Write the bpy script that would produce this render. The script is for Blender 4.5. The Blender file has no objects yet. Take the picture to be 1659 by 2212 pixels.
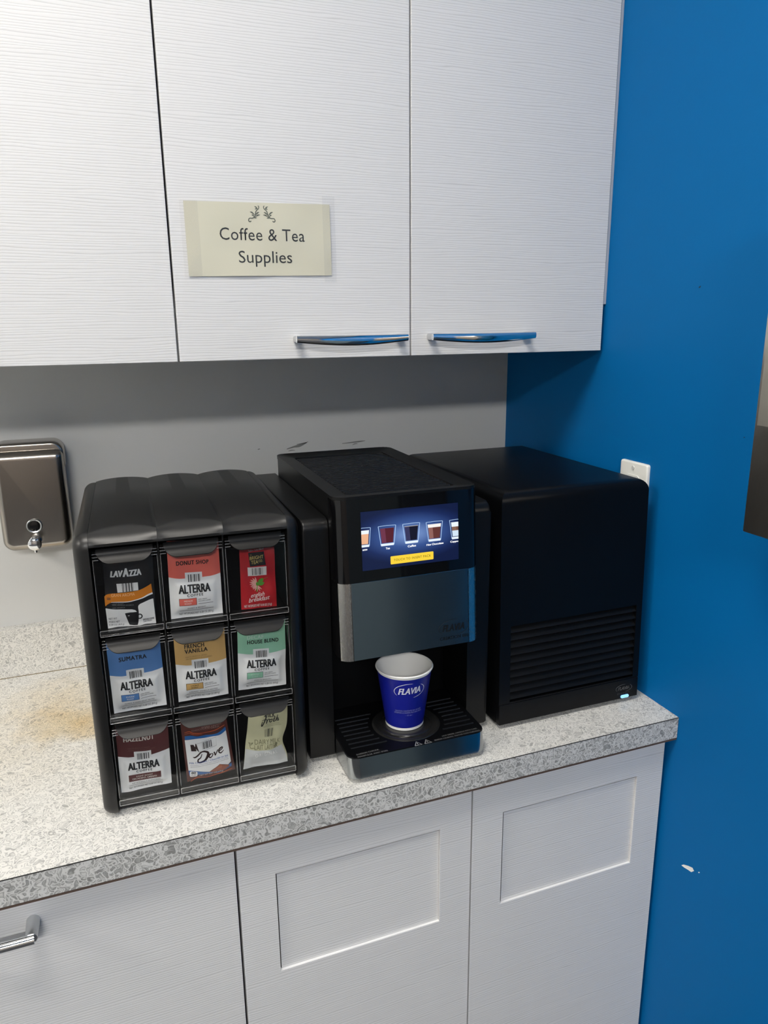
import bpy, bmesh, math, random
from mathutils import Vector, Matrix
random.seed(7)
S = bpy.context.scene
COL = S.collection
PI = math.pi

# ------------------------------------------------------------------ camera
CAM = (-0.8919, -1.5441, 1.5932)
YAW, PITCH, ROLL, FPX = -0.3579, -0.2513, -0.0111, 1586.42
cd = bpy.data.cameras.new('camera'); cam = bpy.data.objects.new('camera', cd); COL.objects.link(cam)
f = Vector((-math.sin(YAW)*math.cos(PITCH), math.cos(YAW)*math.cos(PITCH), math.sin(PITCH)))
r0 = Vector((math.cos(YAW), math.sin(YAW), 0)); u0 = r0.cross(f)
rr = r0*math.cos(ROLL)+u0*math.sin(ROLL); uu = -r0*math.sin(ROLL)+u0*math.cos(ROLL)
cam.matrix_world = Matrix(((rr.x, uu.x, -f.x, CAM[0]), (rr.y, uu.y, -f.y, CAM[1]), (rr.z, uu.z, -f.z, CAM[2]), (0, 0, 0, 1)))
cd.sensor_fit = 'VERTICAL'; cd.sensor_height = 36.0; cd.lens = 36.0*FPX/2212; cd.clip_start = 0.02
S.camera = cam

# ------------------------------------------------------------------ world, exposure, lamps of the room
W = bpy.data.worlds.new('world'); S.world = W; W.use_nodes = True
W.node_tree.nodes['Background'].inputs[0].default_value = (0.8, 0.9, 1, 1)
W.node_tree.nodes['Background'].inputs[1].default_value = 0.05
vs = S.view_settings
S.display_settings.display_device = 'sRGB'
vs.view_transform = 'Standard'; vs.look = 'None'; vs.gamma = 1.0; vs.use_curve_mapping = False
vs.exposure = 0.16
CEIL = 3.00
# ceiling light panels: x, y, length x, length y, watts
PANELS = [(-1.12, -1.22, 0.60, 0.60, 16.5), (-1.70, -4.15, 1.20, 0.55, 84.0), (-3.40, -1.22, 0.60, 0.60, 36.0)]

# ------------------------------------------------------------------ helpers: colours and materials
def lin(h):
    h = h.lstrip('#'); o = []
    for i in (0, 2, 4):
        c = int(h[i:i+2], 16)/255
        o.append(c/12.92 if c <= .04045 else ((c+.055)/1.055)**2.4)
    return (o[0], o[1], o[2], 1)
def newmat(name):
    m = bpy.data.materials.new(name); m.use_nodes = True
    return m, m.node_tree, m.node_tree.nodes['Principled BSDF']
def N(nt, t, **kw):
    n = nt.nodes.new(t)
    for k, v in kw.items(): setattr(n, k, v)
    return n
MATS = {}
def plain(name, col, rough=.5, metal=0, spec=.5, bump=0, bscale=400, coat=0):
    if name in MATS: return MATS[name]
    m, nt, b = newmat(name)
    c = lin(col) if isinstance(col, str) else tuple(col)+(1,)
    b.inputs['Base Color'].default_value = c
    b.inputs['Roughness'].default_value = rough
    b.inputs['Metallic'].default_value = metal
    b.inputs['Specular IOR Level'].default_value = spec
    if coat: b.inputs['Coat Weight'].default_value = coat; b.inputs['Coat Roughness'].default_value = .05
    if bump:
        tc = N(nt, 'ShaderNodeTexCoord'); n = N(nt, 'ShaderNodeTexNoise'); n.inputs['Scale'].default_value = bscale
        n.inputs['Detail'].default_value = 3
        bp = N(nt, 'ShaderNodeBump'); bp.inputs['Strength'].default_value = bump; bp.inputs['Distance'].default_value = min(.001, .25/bscale)
        nt.links.new(tc.outputs['Object'], n.inputs['Vector']); nt.links.new(n.outputs['Fac'], bp.inputs['Height'])
        nt.links.new(bp.outputs['Normal'], b.inputs['Normal'])
    MATS[name] = m
    return m
def emit(name, col, st):
    if name in MATS: return MATS[name]
    m, nt, b = newmat(name)
    c = lin(col)
    b.inputs['Base Color'].default_value = (.005, .005, .006, 1)
    b.inputs['Roughness'].default_value = .12
    b.inputs['Emission Color'].default_value = c
    b.inputs['Emission Strength'].default_value = st
    MATS[name] = m
    return m
def ramp(nt, stops, interp='LINEAR'):
    r = N(nt, 'ShaderNodeValToRGB'); r.color_ramp.interpolation = interp
    e = r.color_ramp.elements
    while len(e) < len(stops): e.new(.5)
    for k, (p, c) in enumerate(stops):
        e[k].position = p; e[k].color = c if len(c) == 4 else tuple(c)+(1,)
    return r

def mat_laminate():
    m, nt, b = newmat('white_wavy_laminate')
    L = nt.links.new
    tc = N(nt, 'ShaderNodeTexCoord'); mp = N(nt, 'ShaderNodeMapping')
    mp.inputs['Scale'].default_value = (.085, .085, 1)
    L(tc.outputs['Object'], mp.inputs['Vector'])
    w = N(nt, 'ShaderNodeTexWave', wave_type='BANDS', bands_direction='Z', wave_profile='SIN')
    w.inputs['Scale'].default_value = 80; w.inputs['Distortion'].default_value = 9.0
    w.inputs['Detail'].default_value = 2.0; w.inputs['Detail Scale'].default_value = .8; w.inputs['Detail Roughness'].default_value = .5
    L(mp.outputs['Vector'], w.inputs['Vector'])
    r = ramp(nt, [(0, (0, 0, 0)), (.10, (.45,)*3), (.30, (.82,)*3), (1, (1, 1, 1))])
    L(w.outputs['Fac'], r.inputs['Fac'])
    c = ramp(nt, [(0, (.59, .59, .59)), (.45, (.70, .70, .70)), (1, (.745, .745, .745))])
    L(r.outputs['Color'], c.inputs['Fac']); L(c.outputs['Color'], b.inputs['Base Color'])
    bp = N(nt, 'ShaderNodeBump'); bp.inputs['Strength'].default_value = .26; bp.inputs['Distance'].default_value = .00035
    L(r.outputs['Color'], bp.inputs['Height']); L(bp.outputs['Normal'], b.inputs['Normal'])
    b.inputs['Roughness'].default_value = .42
    return m
def mat_counter(name, dark):
    m, nt, b = newmat(name)
    L = nt.links.new
    tc = N(nt, 'ShaderNodeTexCoord')
    n1 = N(nt, 'ShaderNodeTexNoise'); n1.inputs['Scale'].default_value = 90; n1.inputs['Detail'].default_value = .6
    L(tc.outputs['Object'], n1.inputs['Vector'])
    sub = N(nt, 'ShaderNodeVectorMath', operation='SUBTRACT'); sub.inputs[1].default_value = (.5, .5, .5)
    L(n1.outputs['Color'], sub.inputs[0])
    sc = N(nt, 'ShaderNodeVectorMath', operation='SCALE'); sc.inputs['Scale'].default_value = .024
    L(sub.outputs[0], sc.inputs[0])
    ad = N(nt, 'ShaderNodeVectorMath', operation='ADD')
    L(tc.outputs['Object'], ad.inputs[0]); L(sc.outputs[0], ad.inputs[1])
    v = N(nt, 'ShaderNodeTexVoronoi', feature='DISTANCE_TO_EDGE'); v.inputs['Scale'].default_value = 105
    L(ad.outputs[0], v.inputs['Vector'])
    v2 = N(nt, 'ShaderNodeTexVoronoi', feature='F1'); v2.inputs['Scale'].default_value = 105
    L(ad.outputs[0], v2.inputs['Vector'])
    sep = N(nt, 'ShaderNodeSeparateColor'); L(v2.outputs['Color'], sep.inputs['Color'])
    # leaf shapes: each cell pale in the middle with a darker curl towards one rim
    if dark:  # same laminate greyed: the front face's shade is in these colours
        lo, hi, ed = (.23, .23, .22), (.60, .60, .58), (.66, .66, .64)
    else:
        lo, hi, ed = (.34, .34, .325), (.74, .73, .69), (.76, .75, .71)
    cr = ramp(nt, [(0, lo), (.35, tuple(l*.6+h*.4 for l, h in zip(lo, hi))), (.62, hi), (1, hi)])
    n2 = N(nt, 'ShaderNodeTexNoise'); n2.inputs['Scale'].default_value = 110; n2.inputs['Detail'].default_value = 1; n2.inputs['Distortion'].default_value = .6
    L(ad.outputs[0], n2.inputs['Vector'])
    mx = N(nt, 'ShaderNodeMath', operation='MULTIPLY_ADD'); mx.inputs[1].default_value = .45
    L(sep.outputs['Red'], mx.inputs[0])
    m2 = N(nt, 'ShaderNodeMath', operation='MULTIPLY_ADD'); m2.inputs[1].default_value = 1.5; m2.inputs[2].default_value = -.50 if dark else -.34
    L(n2.outputs['Fac'], m2.inputs[0]); L(m2.outputs[0], mx.inputs[2])
    L(mx.outputs[0], cr.inputs['Fac'])
    er = ramp(nt, [(0, (1, 1, 1)), (.05, (.8, .8, .8)), (.13, (0, 0, 0))])
    L(v.outputs['Distance'], er.inputs['Fac'])
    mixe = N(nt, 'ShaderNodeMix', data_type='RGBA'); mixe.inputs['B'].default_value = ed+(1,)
    L(er.outputs['Color'], mixe.inputs['Factor']); L(cr.outputs['Color'], mixe.inputs['A'])
    # thin dark line just inside the pale rim
    dr = ramp(nt, [(0, (0, 0, 0)), (.10, (0, 0, 0)), (.17, (.75,)*3), (.27, (0, 0, 0))])
    L(v.outputs['Distance'], dr.inputs['Fac'])
    mixd = N(nt, 'ShaderNodeMix', data_type='RGBA'); mixd.inputs['B'].default_value = tuple(x*.93 for x in lo)+(1,)
    L(dr.outputs['Color'], mixd.inputs['Factor']); L(mixe.outputs['Result'], mixd.inputs['A'])
    out = mixd.outputs['Result']
    if not dark:   # old coffee stain on the worktop beside the dispenser
        so = None
        for (x, y, rx, ry, a) in ((-.115, .070, .085, .075, .75), (-.070, .035, .045, .05, .6), (-.125, .170, .09, .10, .42), (-.25, .06, .20, .20, .25)):
            mpn = N(nt, 'ShaderNodeMapping'); mpn.vector_type = 'POINT'
            mpn.inputs['Location'].default_value = (-x/rx, -y/ry, 0); mpn.inputs['Scale'].default_value = (1/rx, 1/ry, 0)
            n3 = N(nt, 'ShaderNodeTexNoise'); n3.inputs['Scale'].default_value = 22; n3.inputs['Detail'].default_value = 4
            L(tc.outputs['Object'], mpn.inputs['Vector']); L(tc.outputs['Object'], n3.inputs['Vector'])
            ln = N(nt, 'ShaderNodeVectorMath', operation='LENGTH'); L(mpn.outputs['Vector'], ln.inputs[0])
            aa = N(nt, 'ShaderNodeMath', operation='MULTIPLY_ADD'); aa.inputs[1].default_value = .9
            L(n3.outputs['Fac'], aa.inputs[0]); L(ln.outputs['Value'], aa.inputs[2])
            rp = ramp(nt, [(.30, (a,)*3), (.55, (a*.8,)*3), (1, (0, 0, 0))]); 
            sb = N(nt, 'ShaderNodeMath', operation='MULTIPLY'); sb.inputs[1].default_value = .62
            L(aa.outputs[0], sb.inputs[0]); L(sb.outputs[0], rp.inputs['Fac'])
            mm = N(nt, 'ShaderNodeMix', data_type='RGBA', blend_type='MULTIPLY'); mm.inputs['B'].default_value = (.86, .70, .42, 1)
            L(rp.outputs['Color'], mm.inputs['Factor']); L(out, mm.inputs['A']); out = mm.outputs['Result']
    L(out, b.inputs['Base Color'])
    b.inputs['Roughness'].default_value = .33
    return m
def mat_brushed(name, col, rough, axis, aniso=.6, scale=1.0):
    m, nt, b = newmat(name); L = nt.links.new
    tc = N(nt, 'ShaderNodeTexCoord'); mp = N(nt, 'ShaderNodeMapping')
    s = [2200*scale]*3; s[axis] = 25
    mp.inputs['Scale'].default_value = s
    n = N(nt, 'ShaderNodeTexNoise'); n.inputs['Scale'].default_value = 1; n.inputs['Detail'].default_value = 4
    L(tc.outputs['Object'], mp.inputs['Vector']); L(mp.outputs['Vector'], n.inputs['Vector'])
    r = ramp(nt, [(.3, (rough*.92,)*3), (.7, (rough*1.08,)*3)]); L(n.outputs['Fac'], r.inputs['Fac']); L(r.outputs['Color'], b.inputs['Roughness'])
    c = lin(col)
    cr = ramp(nt, [(.3, tuple(x*.97 for x in c[:3])), (.7, tuple(min(1, x*1.02) for x in c[:3]))]); L(n.outputs['Fac'], cr.inputs['Fac']); L(cr.outputs['Color'], b.inputs['Base Color'])
    b.inputs['Metallic'].default_value = 1
    return m
def mat_clear(name, tint, base_gloss, white=0.0):
    m, nt, b = newmat(name); L = nt.links.new
    nt.nodes.remove(b)
    o = nt.nodes['Material Output']
    t = N(nt, 'ShaderNodeBsdfTransparent'); t.inputs['Color'].default_value = (tint,)*3+(1,)
    g = N(nt, 'ShaderNodeBsdfGlossy'); g.inputs['Roughness'].default_value = .04; g.inputs['Color'].default_value = (1, 1, 1, 1)
    lw = N(nt, 'ShaderNodeLayerWeight'); lw.inputs['Blend'].default_value = .5
    pw = N(nt, 'ShaderNodeMath', operation='POWER'); pw.inputs[1].default_value = 5.0
    L(lw.outputs['Facing'], pw.inputs[0])
    ad = N(nt, 'ShaderNodeMath', operation='MULTIPLY_ADD'); ad.inputs[1].default_value = .85; ad.inputs[2].default_value = base_gloss
    L(pw.outputs[0], ad.inputs[0])
    mx = N(nt, 'ShaderNodeMixShader'); L(ad.outputs[0], mx.inputs['Fac']); L(t.outputs[0], mx.inputs[1]); L(g.outputs[0], mx.inputs[2])
    last = mx
    if white:
        d = N(nt, 'ShaderNodeBsdfDiffuse'); d.inputs['Color'].default_value = (.75, .75, .75, 1)
        m2 = N(nt, 'ShaderNodeMixShader'); m2.inputs['Fac'].default_value = white
        L(mx.outputs[0], m2.inputs[1]); L(d.outputs[0], m2.inputs[2]); last = m2
    L(last.outputs[0], o.inputs['Surface'])
    return m
def mat_paint(name, col, rough, bump=.12):
    return plain(name, col, rough, bump=bump, bscale=260)

LAM = mat_laminate()
CTOP = mat_counter('counter_top_laminate', False)
CTOP_SHADED = mat_counter('counter_laminate_shaded', True)
WHITEWALL = mat_paint('grey_white_wall_paint', (.66, .665, .65), .6)
BLUE = plain('blue_wall_paint', (.0003, .122, .355), .5, spec=.12, bump=.10, bscale=260)
LEDGE_LIT = plain('lit_ledge_white', (.78, .78, .78), .45)
SEAM_SHADE = plain('dark_seam_and_shade', (.02, .018, .016), .7)
BROWN = plain('brown_core_edge', (.09, .06, .045), .7)
CARC = plain('cabinet_side_grey', (.45, .46, .48), .5)
CHROME = plain('chrome', (.86, .87, .88), .06, 1)
CHROMES = plain('satin_chrome', (.62, .63, .64), .28, 1)
STEELH = mat_brushed('brushed_steel_horizontal', '#a4a8aa', .16, 0)
STEELV = mat_brushed('brushed_steel_vertical', '#c8c6c0', .26, 2)
STAINL = mat_brushed('stainless_cover', '#a8a29a', .22, 2, scale=.5)
STAINT = mat_brushed('stainless_panel', '#d6d0c6', .30, 2, scale=.5)
BLK = plain('black_plastic', (.0032, .0033, .0036), .36, spec=.30, bump=.06, bscale=1500)
BLKM = plain('black_matte_plastic', (.0022, .0024, .0030), .36, spec=.22, bump=.08, bscale=1500)
BLKG = plain('black_gloss', (.003, .003, .0035), .05)
CHAR = plain('charcoal_plastic', (.0058, .0058, .0058), .38, spec=.46, bump=.2, bscale=1100)
CHARP = plain('charcoal_pull', (.0040, .0040, .0040), .42, spec=.30, bump=.15, bscale=1100)
CHARD = plain('charcoal_dark', (.006, .006, .006), .5)
CLEAR = mat_clear('clear_acrylic', .96, .022)
CLEARHI = mat_clear('acrylic_edge_highlight', .8, .25, .22)
GREYINK = plain('grey_ink', (.30, .31, .31), .5)
WHITE = plain('white_plastic', (.80, .80, .76), .35)

# ------------------------------------------------------------------ helpers: meshes and objects
def finish(bm, name, mats, parent=None, smooth=30, kind=None):
    me = bpy.data.meshes.new(name)
    bmesh.ops.recalc_face_normals(bm, faces=bm.faces[:]) if smooth is not False else None
    bm.to_mesh(me); bm.free()
    if not isinstance(mats, (list, tuple)): mats = [mats]
    for m in mats: me.materials.append(m)
    if smooth:
        me.shade_smooth(); me.set_sharp_from_angle(angle=math.radians(smooth))
    o = bpy.data.objects.new(name, me); COL.objects.link(o)
    if parent: o.parent = parent
    if kind: o['kind'] = kind
    return o
def thing(name, label, cat, loc=(0, 0, 0), rz=0, group=None):
    o = bpy.data.objects.new(name, None); COL.objects.link(o)
    o.empty_display_size = .05
    o.location = loc; o.rotation_euler = (0, 0, rz); o['label'] = label; o['category'] = cat
    if group: o['group'] = group
    return o
def tag(o, label, cat, group=None):
    o['label'] = label; o['category'] = cat
    if group: o['group'] = group
    return o
def struct(name, bm, m, smooth=False):
    return finish(bm, name, m, None, smooth, 'structure')
def box(bm, x0, x1, y0, y1, z0, z1, mi=0, bev=0, seg=2):
    vs_ = [bm.verts.new((x, y, z)) for z in (z0, z1) for y in (y0, y1) for x in (x0, x1)]
    fs = [bm.faces.new([vs_[i] for i in q]) for q in ((0, 2, 3, 1), (4, 5, 7, 6), (0, 1, 5, 4), (2, 6, 7, 3), (0, 4, 6, 2), (1, 3, 7, 5))]
    for q in fs: q.material_index = mi
    if bev:
        es = list({e for q in fs for e in q.edges})
        bmesh.ops.bevel(bm, geom=es, offset=bev, segments=seg, profile=.5, affect='EDGES', clamp_overlap=True, material=mi)
    return vs_
def mbox(*a, **k):
    bm = bmesh.new(); box(bm, *a, **k); return bm
def prism(bm, pts, axis, a0, a1, mi=0):
    """pts: closed 2D outline; axis 0,1,2 is the extrusion axis."""
    def P(p, a):
        return ((a, p[0], p[1]), (p[0], a, p[1]), (p[0], p[1], a))[axis]
    A = [bm.verts.new(P(p, a0)) for p in pts]; B = [bm.verts.new(P(p, a1)) for p in pts]
    n = len(pts); fs = []
    for i in range(n):
        fs.append(bm.faces.new((A[i], A[(i+1) % n], B[(i+1) % n], B[i])))
    fs.append(bm.faces.new(A)); fs.append(bm.faces.new(B[::-1]))
    for q in fs: q.material_index = mi
    return A, B, fs
def rrect(x0, x1, y0, y1, r, n=6):
    """rounded rectangle outline, r = radius or 4 radii (x0y0, x1y0, x1y1, x0y1)"""
    if not isinstance(r, (list, tuple)): r = [r]*4
    o = []
    for (cx, cy, a0, q) in ((x0+r[0], y0+r[0], PI, r[0]), (x1-r[1], y0+r[1], 1.5*PI, r[1]), (x1-r[2], y1-r[2], 0, r[2]), (x0+r[3], y1-r[3], .5*PI, r[3])):
        if q < 1e-6: o.append((cx, cy)); continue
        for k in range(n+1):
            a = a0+.5*PI*k/n
            o.append((cx+q*math.cos(a), cy+q*math.sin(a)))
    return o
def holed(bm, outer, inner, axis, a0, a1):
    """plate with one opening, extruded along axis"""
    def P(p, a): return ((a, p[0], p[1]), (p[0], a, p[1]), (p[0], p[1], a))[axis]
    loops = []
    for a in (a0, a1):
        es = []; lp = []
        for pts in (outer, inner):
            v = [bm.verts.new(P(p, a)) for p in pts]; lp.append(v)
            es += [bm.edges.new((v[i], v[(i+1) % len(v)])) for i in range(len(v))]
        bmesh.ops.triangle_fill(bm, edges=es, use_beauty=True)
        loops.append(lp)
    for k in (0, 1):
        A, B = loops[0][k], loops[1][k]
        for i in range(len(A)):
            bm.faces.new((A[i], A[(i+1) % len(A)], B[(i+1) % len(A)], B[i]))
def lathe(bm, prof, c=(0, 0), n=48, mi=None, close=False):
    rings = []
    for (r, z) in prof:
        if r < 1e-6: rings.append([bm.verts.new((c[0], c[1], z))])
        else: rings.append([bm.verts.new((c[0]+r*math.cos(2*PI*k/n), c[1]+r*math.sin(2*PI*k/n), z)) for k in range(n)])
    for i in range(len(rings)-1):
        A, B = rings[i], rings[i+1]
        for k in range(n):
            k2 = (k+1) % n
            if len(A) == 1 and len(B) == 1: continue
            if len(A) == 1: q = bm.faces.new((A[0], B[k2], B[k]))
            elif len(B) == 1: q = bm.faces.new((A[k], A[k2], B[0]))
            else: q = bm.faces.new((A[k], A[k2], B[k2], B[k]))
            if mi: q.material_index = mi[i]
def tube(bm, pts, rad, n=12, mi=0):
    """round tube along 3D points; rad may be a list"""
    pts = [Vector(p) for p in pts]; rings = []
    up = Vector((0, 0, 1))
    for i, p in enumerate(pts):
        d = (pts[min(i+1, len(pts)-1)]-pts[max(i-1, 0)]).normalized()
        s = d.cross(up)
        if s.length < 1e-4: s = d.cross(Vector((1, 0, 0)))
        s.normalize(); t = s.cross(d).normalized()
        r = rad[i] if isinstance(rad, (list, tuple)) else rad
        rings.append([bm.verts.new(p+s*(r*math.cos(2*PI*k/n))+t*(r*math.sin(2*PI*k/n))) for k in range(n)])
    for i in range(len(rings)-1):
        for k in range(n):
            q = bm.faces.new((rings[i][k], rings[i][(k+1) % n], rings[i+1][(k+1) % n], rings[i+1][k])); q.material_index = mi
    for rg in (rings[0][::-1], rings[-1]):
        q = bm.faces.new(rg); q.material_index = mi

def loft(bm, outline, ax, flat, edge, R, n=6, base=None, mi=0):
    """plate with a rounded front rim: outline(d) gives the 2D outline inset by d; flat/edge are the back and front levels on axis ax"""
    sgn_ = 1 if edge > flat else -1; rings = []
    for k in range(-1, n+1):
        a_ = .5*PI*max(k, 0)/n; d_ = R*(1-math.cos(a_)); L_ = flat if k < 0 else edge-sgn_*R*(1-math.sin(a_))
        rings.append([bm.verts.new(((L_, q[0], q[1]), (q[0], L_, q[1]), (q[0], q[1], L_))[ax]) for q in outline(d_)])
    for A_, B_ in zip(rings, rings[1:]):
        for k in range(len(A_)): bm.faces.new((A_[k], A_[(k+1) % len(A_)], B_[(k+1) % len(A_)], B_[k]))
    bm.faces.new(rings[0]); bm.faces.new(rings[-1])
# ------------------------------------------------------------------ helpers: printing (lettering, bars, emblems) laid on a surface
_tc = {}
def text_mesh(body, bold=0.0, shear=0.0, spacing=1.0):
    k = (body, bold, shear, spacing)
    if k in _tc: return _tc[k]
    c = bpy.data.curves.new('lettering', 'FONT'); c.body = body; c.size = 1; c.fill_mode = 'FRONT'; c.resolution_u = 3
    c.offset = bold; c.shear = shear; c.space_character = spacing
    o = bpy.data.objects.new('lettering', c)
    me = o.to_mesh()
    v = [(q.co.x, q.co.y) for q in me.vertices]; fc = [tuple(p.vertices) for p in me.polygons]
    o.to_mesh_clear(); bpy.data.objects.remove(o); bpy.data.curves.remove(c)
    _tc[k] = (v, fc); return _tc[k]
_cap = max(p[1] for p in text_mesh('H')[0])
def spline(P, n=8):
    o = []
    for i in range(len(P)-1):
        a = P[max(i-1, 0)]; b = P[i]; c = P[i+1]; d = P[min(i+2, len(P)-1)]
        for k in range(n):
            t = k/n
            o.append(tuple(.5*(2*b[j]+(c[j]-a[j])*t+(2*a[j]-5*b[j]+4*c[j]-d[j])*t*t+(3*b[j]-a[j]-3*c[j]+d[j])*t**3) for j in range(len(b))))
    o.append(tuple(P[-1])); return o
class Art:
    """flat artwork in its own 2D units, later laid on a surface"""
    def __init__(s): s.items = []; s.mats = []
    def mi(s, m):
        if m not in s.mats: s.mats.append(m)
        return s.mats.index(m)
    def poly(s, pts, m, layer=1):
        s.items.append(([tuple(p[:2]) for p in pts], [tuple(range(len(pts)))], s.mi(m), layer)); return s
    def rect(s, x0, y0, x1, y1, m, layer=1, r=0):
        if r: return s.poly(rrect(min(x0, x1), max(x0, x1), min(y0, y1), max(y0, y1), r, 4), m, layer)
        return s.poly([(x0, y0), (x1, y0), (x1, y1), (x0, y1)], m, layer)
    def text(s, body, x0, y0, x1, y1, cap, m, bold=0.0, shear=0.0, layer=3, spacing=1.0, up=1, arch=0.0):
        """baseline from (x0,y0) to (x1,y1); cap = cap height; up = +1 when y grows upwards"""
        if bold > 0:         # heavier letters: shifted copies of the letter shapes keep the counters clean
            k_ = bold*.95*cap/_cap*(1 if x1 > x0 else -1); ky = abs(k_)*.45
            for dx, dy in (((-1, 0), (1, 0)) if bold < .016 else ((-1, -1), (1, -1), (-1, 1), (1, 1), (0, -1), (0, 1), (-1, 0), (1, 0))):
                s.text(body, x0+k_*(1+dx), y0+dy*ky, x1-k_*(1-dx), y1+dy*ky, cap, m, 0, shear, layer, spacing, up, arch)
            return s
        bold = min(bold, 0)
        v, fc = text_mesh(body, bold, shear, spacing)
        if not v: return s
        a = min(p[0] for p in v); b = max(p[0] for p in v)
        o = []
        for p in v:
            t = (p[0]-a)/(b-a)
            o.append((x0+(x1-x0)*t, y0+(y1-y0)*t+up*(p[1]/_cap*cap*(1+arch*4*t*(1-t)))))
        s.items.append((o, fc, s.mi(m), layer)); return s
    def stroke(s, pts, w, m, layer=3, closed=False, smooth=8):
        """ribbon along points (x, y[, width factor])"""
        P = [p if len(p) == 3 else (p[0], p[1], 1.0) for p in pts]
        if smooth: P = spline(P, smooth)
        v = []; fc = []
        n = len(P)
        for i, p in enumerate(P):
            q0 = P[(i-1) % n] if closed else P[max(i-1, 0)]; q1 = P[(i+1) % n] if closed else P[min(i+1, n-1)]
            dx, dy = q1[0]-q0[0], q1[1]-q0[1]; l = math.hypot(dx, dy) or 1
            h = w*.5*p[2]
            v += [(p[0]-dy/l*h, p[1]+dx/l*h), (p[0]+dy/l*h, p[1]-dx/l*h)]
        for i in range(n-1): fc.append((2*i, 2*i+1, 2*i+3, 2*i+2))
        if closed: fc.append((2*n-2, 2*n-1, 1, 0))
        s.items.append((v, fc, s.mi(m), layer)); return s
    def ring(s, cx, cy, rx, ry, w, m, a0=0, a1=360, layer=3, n=24, taper=False, rot=0.0):
        P = []
        for k in range(n+1):
            a = math.radians(a0+(a1-a0)*k/n); t = k/n
            x, y = rx*math.cos(a), ry*math.sin(a)
            P.append((cx+x*math.cos(rot)-y*math.sin(rot), cy+x*math.sin(rot)+y*math.cos(rot), (4*t*(1-t))**.5*.9+.1 if taper else 1.0))
        return s.stroke(P, w, m, layer, smooth=0)
    def bars(s, x0, y0, x1, y1, m, layer=3, n=15, seed=1):
        rd = random.Random(seed); ws = [rd.choice((1, 1, 2, 3)) for _ in range(2*n-1)]; tot = sum(ws); x = x0
        for i, w in enumerate(ws):
            x2 = x+(x1-x0)*w/tot
            if i % 2 == 0: s.rect(x, y0, x2, y1, m, layer)
            x = x2
        return s
    def build(s, name, fn, parent, step=None, lift=.00016, pre=None):
        """fn(x, y, lift) -> 3D point; step: spacing of the cuts that let the print follow a curved surface; pre maps artwork units first"""
        big = bmesh.new()
        for (v, fc, mi, layer) in s.items:
            bm = bmesh.new()
            if pre: v = [pre(p) for p in v]
            vv = [bm.verts.new((p[0], p[1], 0)) for p in v]
            for q in fc:
                try: bm.faces.new([vv[i] for i in q])
                except ValueError: pass
            bm.normal_update(); big_faces = [q for q in bm.faces if len(q.verts) > 4]
            if big_faces: bmesh.ops.triangulate(bm, faces=big_faces)
            if step:
                for ax in (0, 1):
                    lo = min(p[ax] for p in v); hi = max(p[ax] for p in v)
                    k = math.floor(lo/step[ax])+1
                    while k*step[ax] < hi:
                        co = [0, 0, 0]; co[ax] = k*step[ax]; no = [0, 0, 0]; no[ax] = 1
                        bmesh.ops.bisect_plane(bm, geom=bm.verts[:]+bm.edges[:]+bm.faces[:], plane_co=co, plane_no=no, dist=1e-7)
                        k += 1
            bm.verts.index_update()
            nv = [big.verts.new(fn(q.co.x, q.co.y, lift*(layer+1.2))) for q in bm.verts]
            for q in bm.faces:
                try:
                    g = big.faces.new([nv[w.index] for w in q.verts]); g.material_index = mi; g.smooth = True
                except ValueError: pass
            bm.free()
        me = bpy.data.meshes.new(name); big.to_mesh(me); big.free()
        for m in s.mats: me.materials.append(m)
        o = bpy.data.objects.new(name, me); COL.objects.link(o); o.parent = parent
        return o
def ink(h, rough=.45): return plain('ink_'+h.lstrip('#'), h, rough)
def logo(art, x0, y0, x1, y1, m, h, lw):
    """slanted capitals inside a broken oval swoosh; box x0..x1 along baseline, h = cap height"""
    w = x1-x0; cx = (x0+x1)/2; cy = (y0+y1)/2+h*.5
    art.text('FLAVIA', x0+.13*w, y0, x1-.14*w, y1, h, m, bold=.030, shear=.25)
    art.ring(cx, cy, w*.5, h*1.22, lw, m, 78, 215, taper=True, rot=(y1-y0)/w)
    art.ring(cx, cy, w*.5, h*1.22, lw, m, 282, 405, taper=True, rot=(y1-y0)/w)

# ================================================================== THE SETTING
ZC = 0.914          # worktop height
bm = bmesh.new(); box(bm, -4.2, .12, 0, .12, 0, CEIL); wall_back = struct('wall_back', bm, WHITEWALL)
bm = bmesh.new(); box(bm, 0, .12, -5.6, 0, 0, CEIL); wall_right = struct('wall_right', bm, BLUE)
bm = bmesh.new(); box(bm, -4.2, .12, -5.72, -5.6, 0, CEIL); struct('wall_front', bm, mat_paint('taupe_wall_paint', (.22, .19, .165), .6))
bm = bmesh.new(); box(bm, -4.32, -4.2, -5.6, 0, 0, CEIL); struct('wall_left', bm, WHITEWALL)
bm = bmesh.new(); box(bm, -4.32, .12, -5.72, .12, -.1, 0); struct('floor', bm, plain('dark_carpet', (.035, .036, .04), .9, bump=.5, bscale=300))
bm = bmesh.new(); box(bm, -4.32, .12, -5.72, .12, CEIL, CEIL+.1); struct('ceiling', bm, plain('ceiling_tile', (.72, .72, .70), .85, bump=.3, bscale=200))
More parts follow.
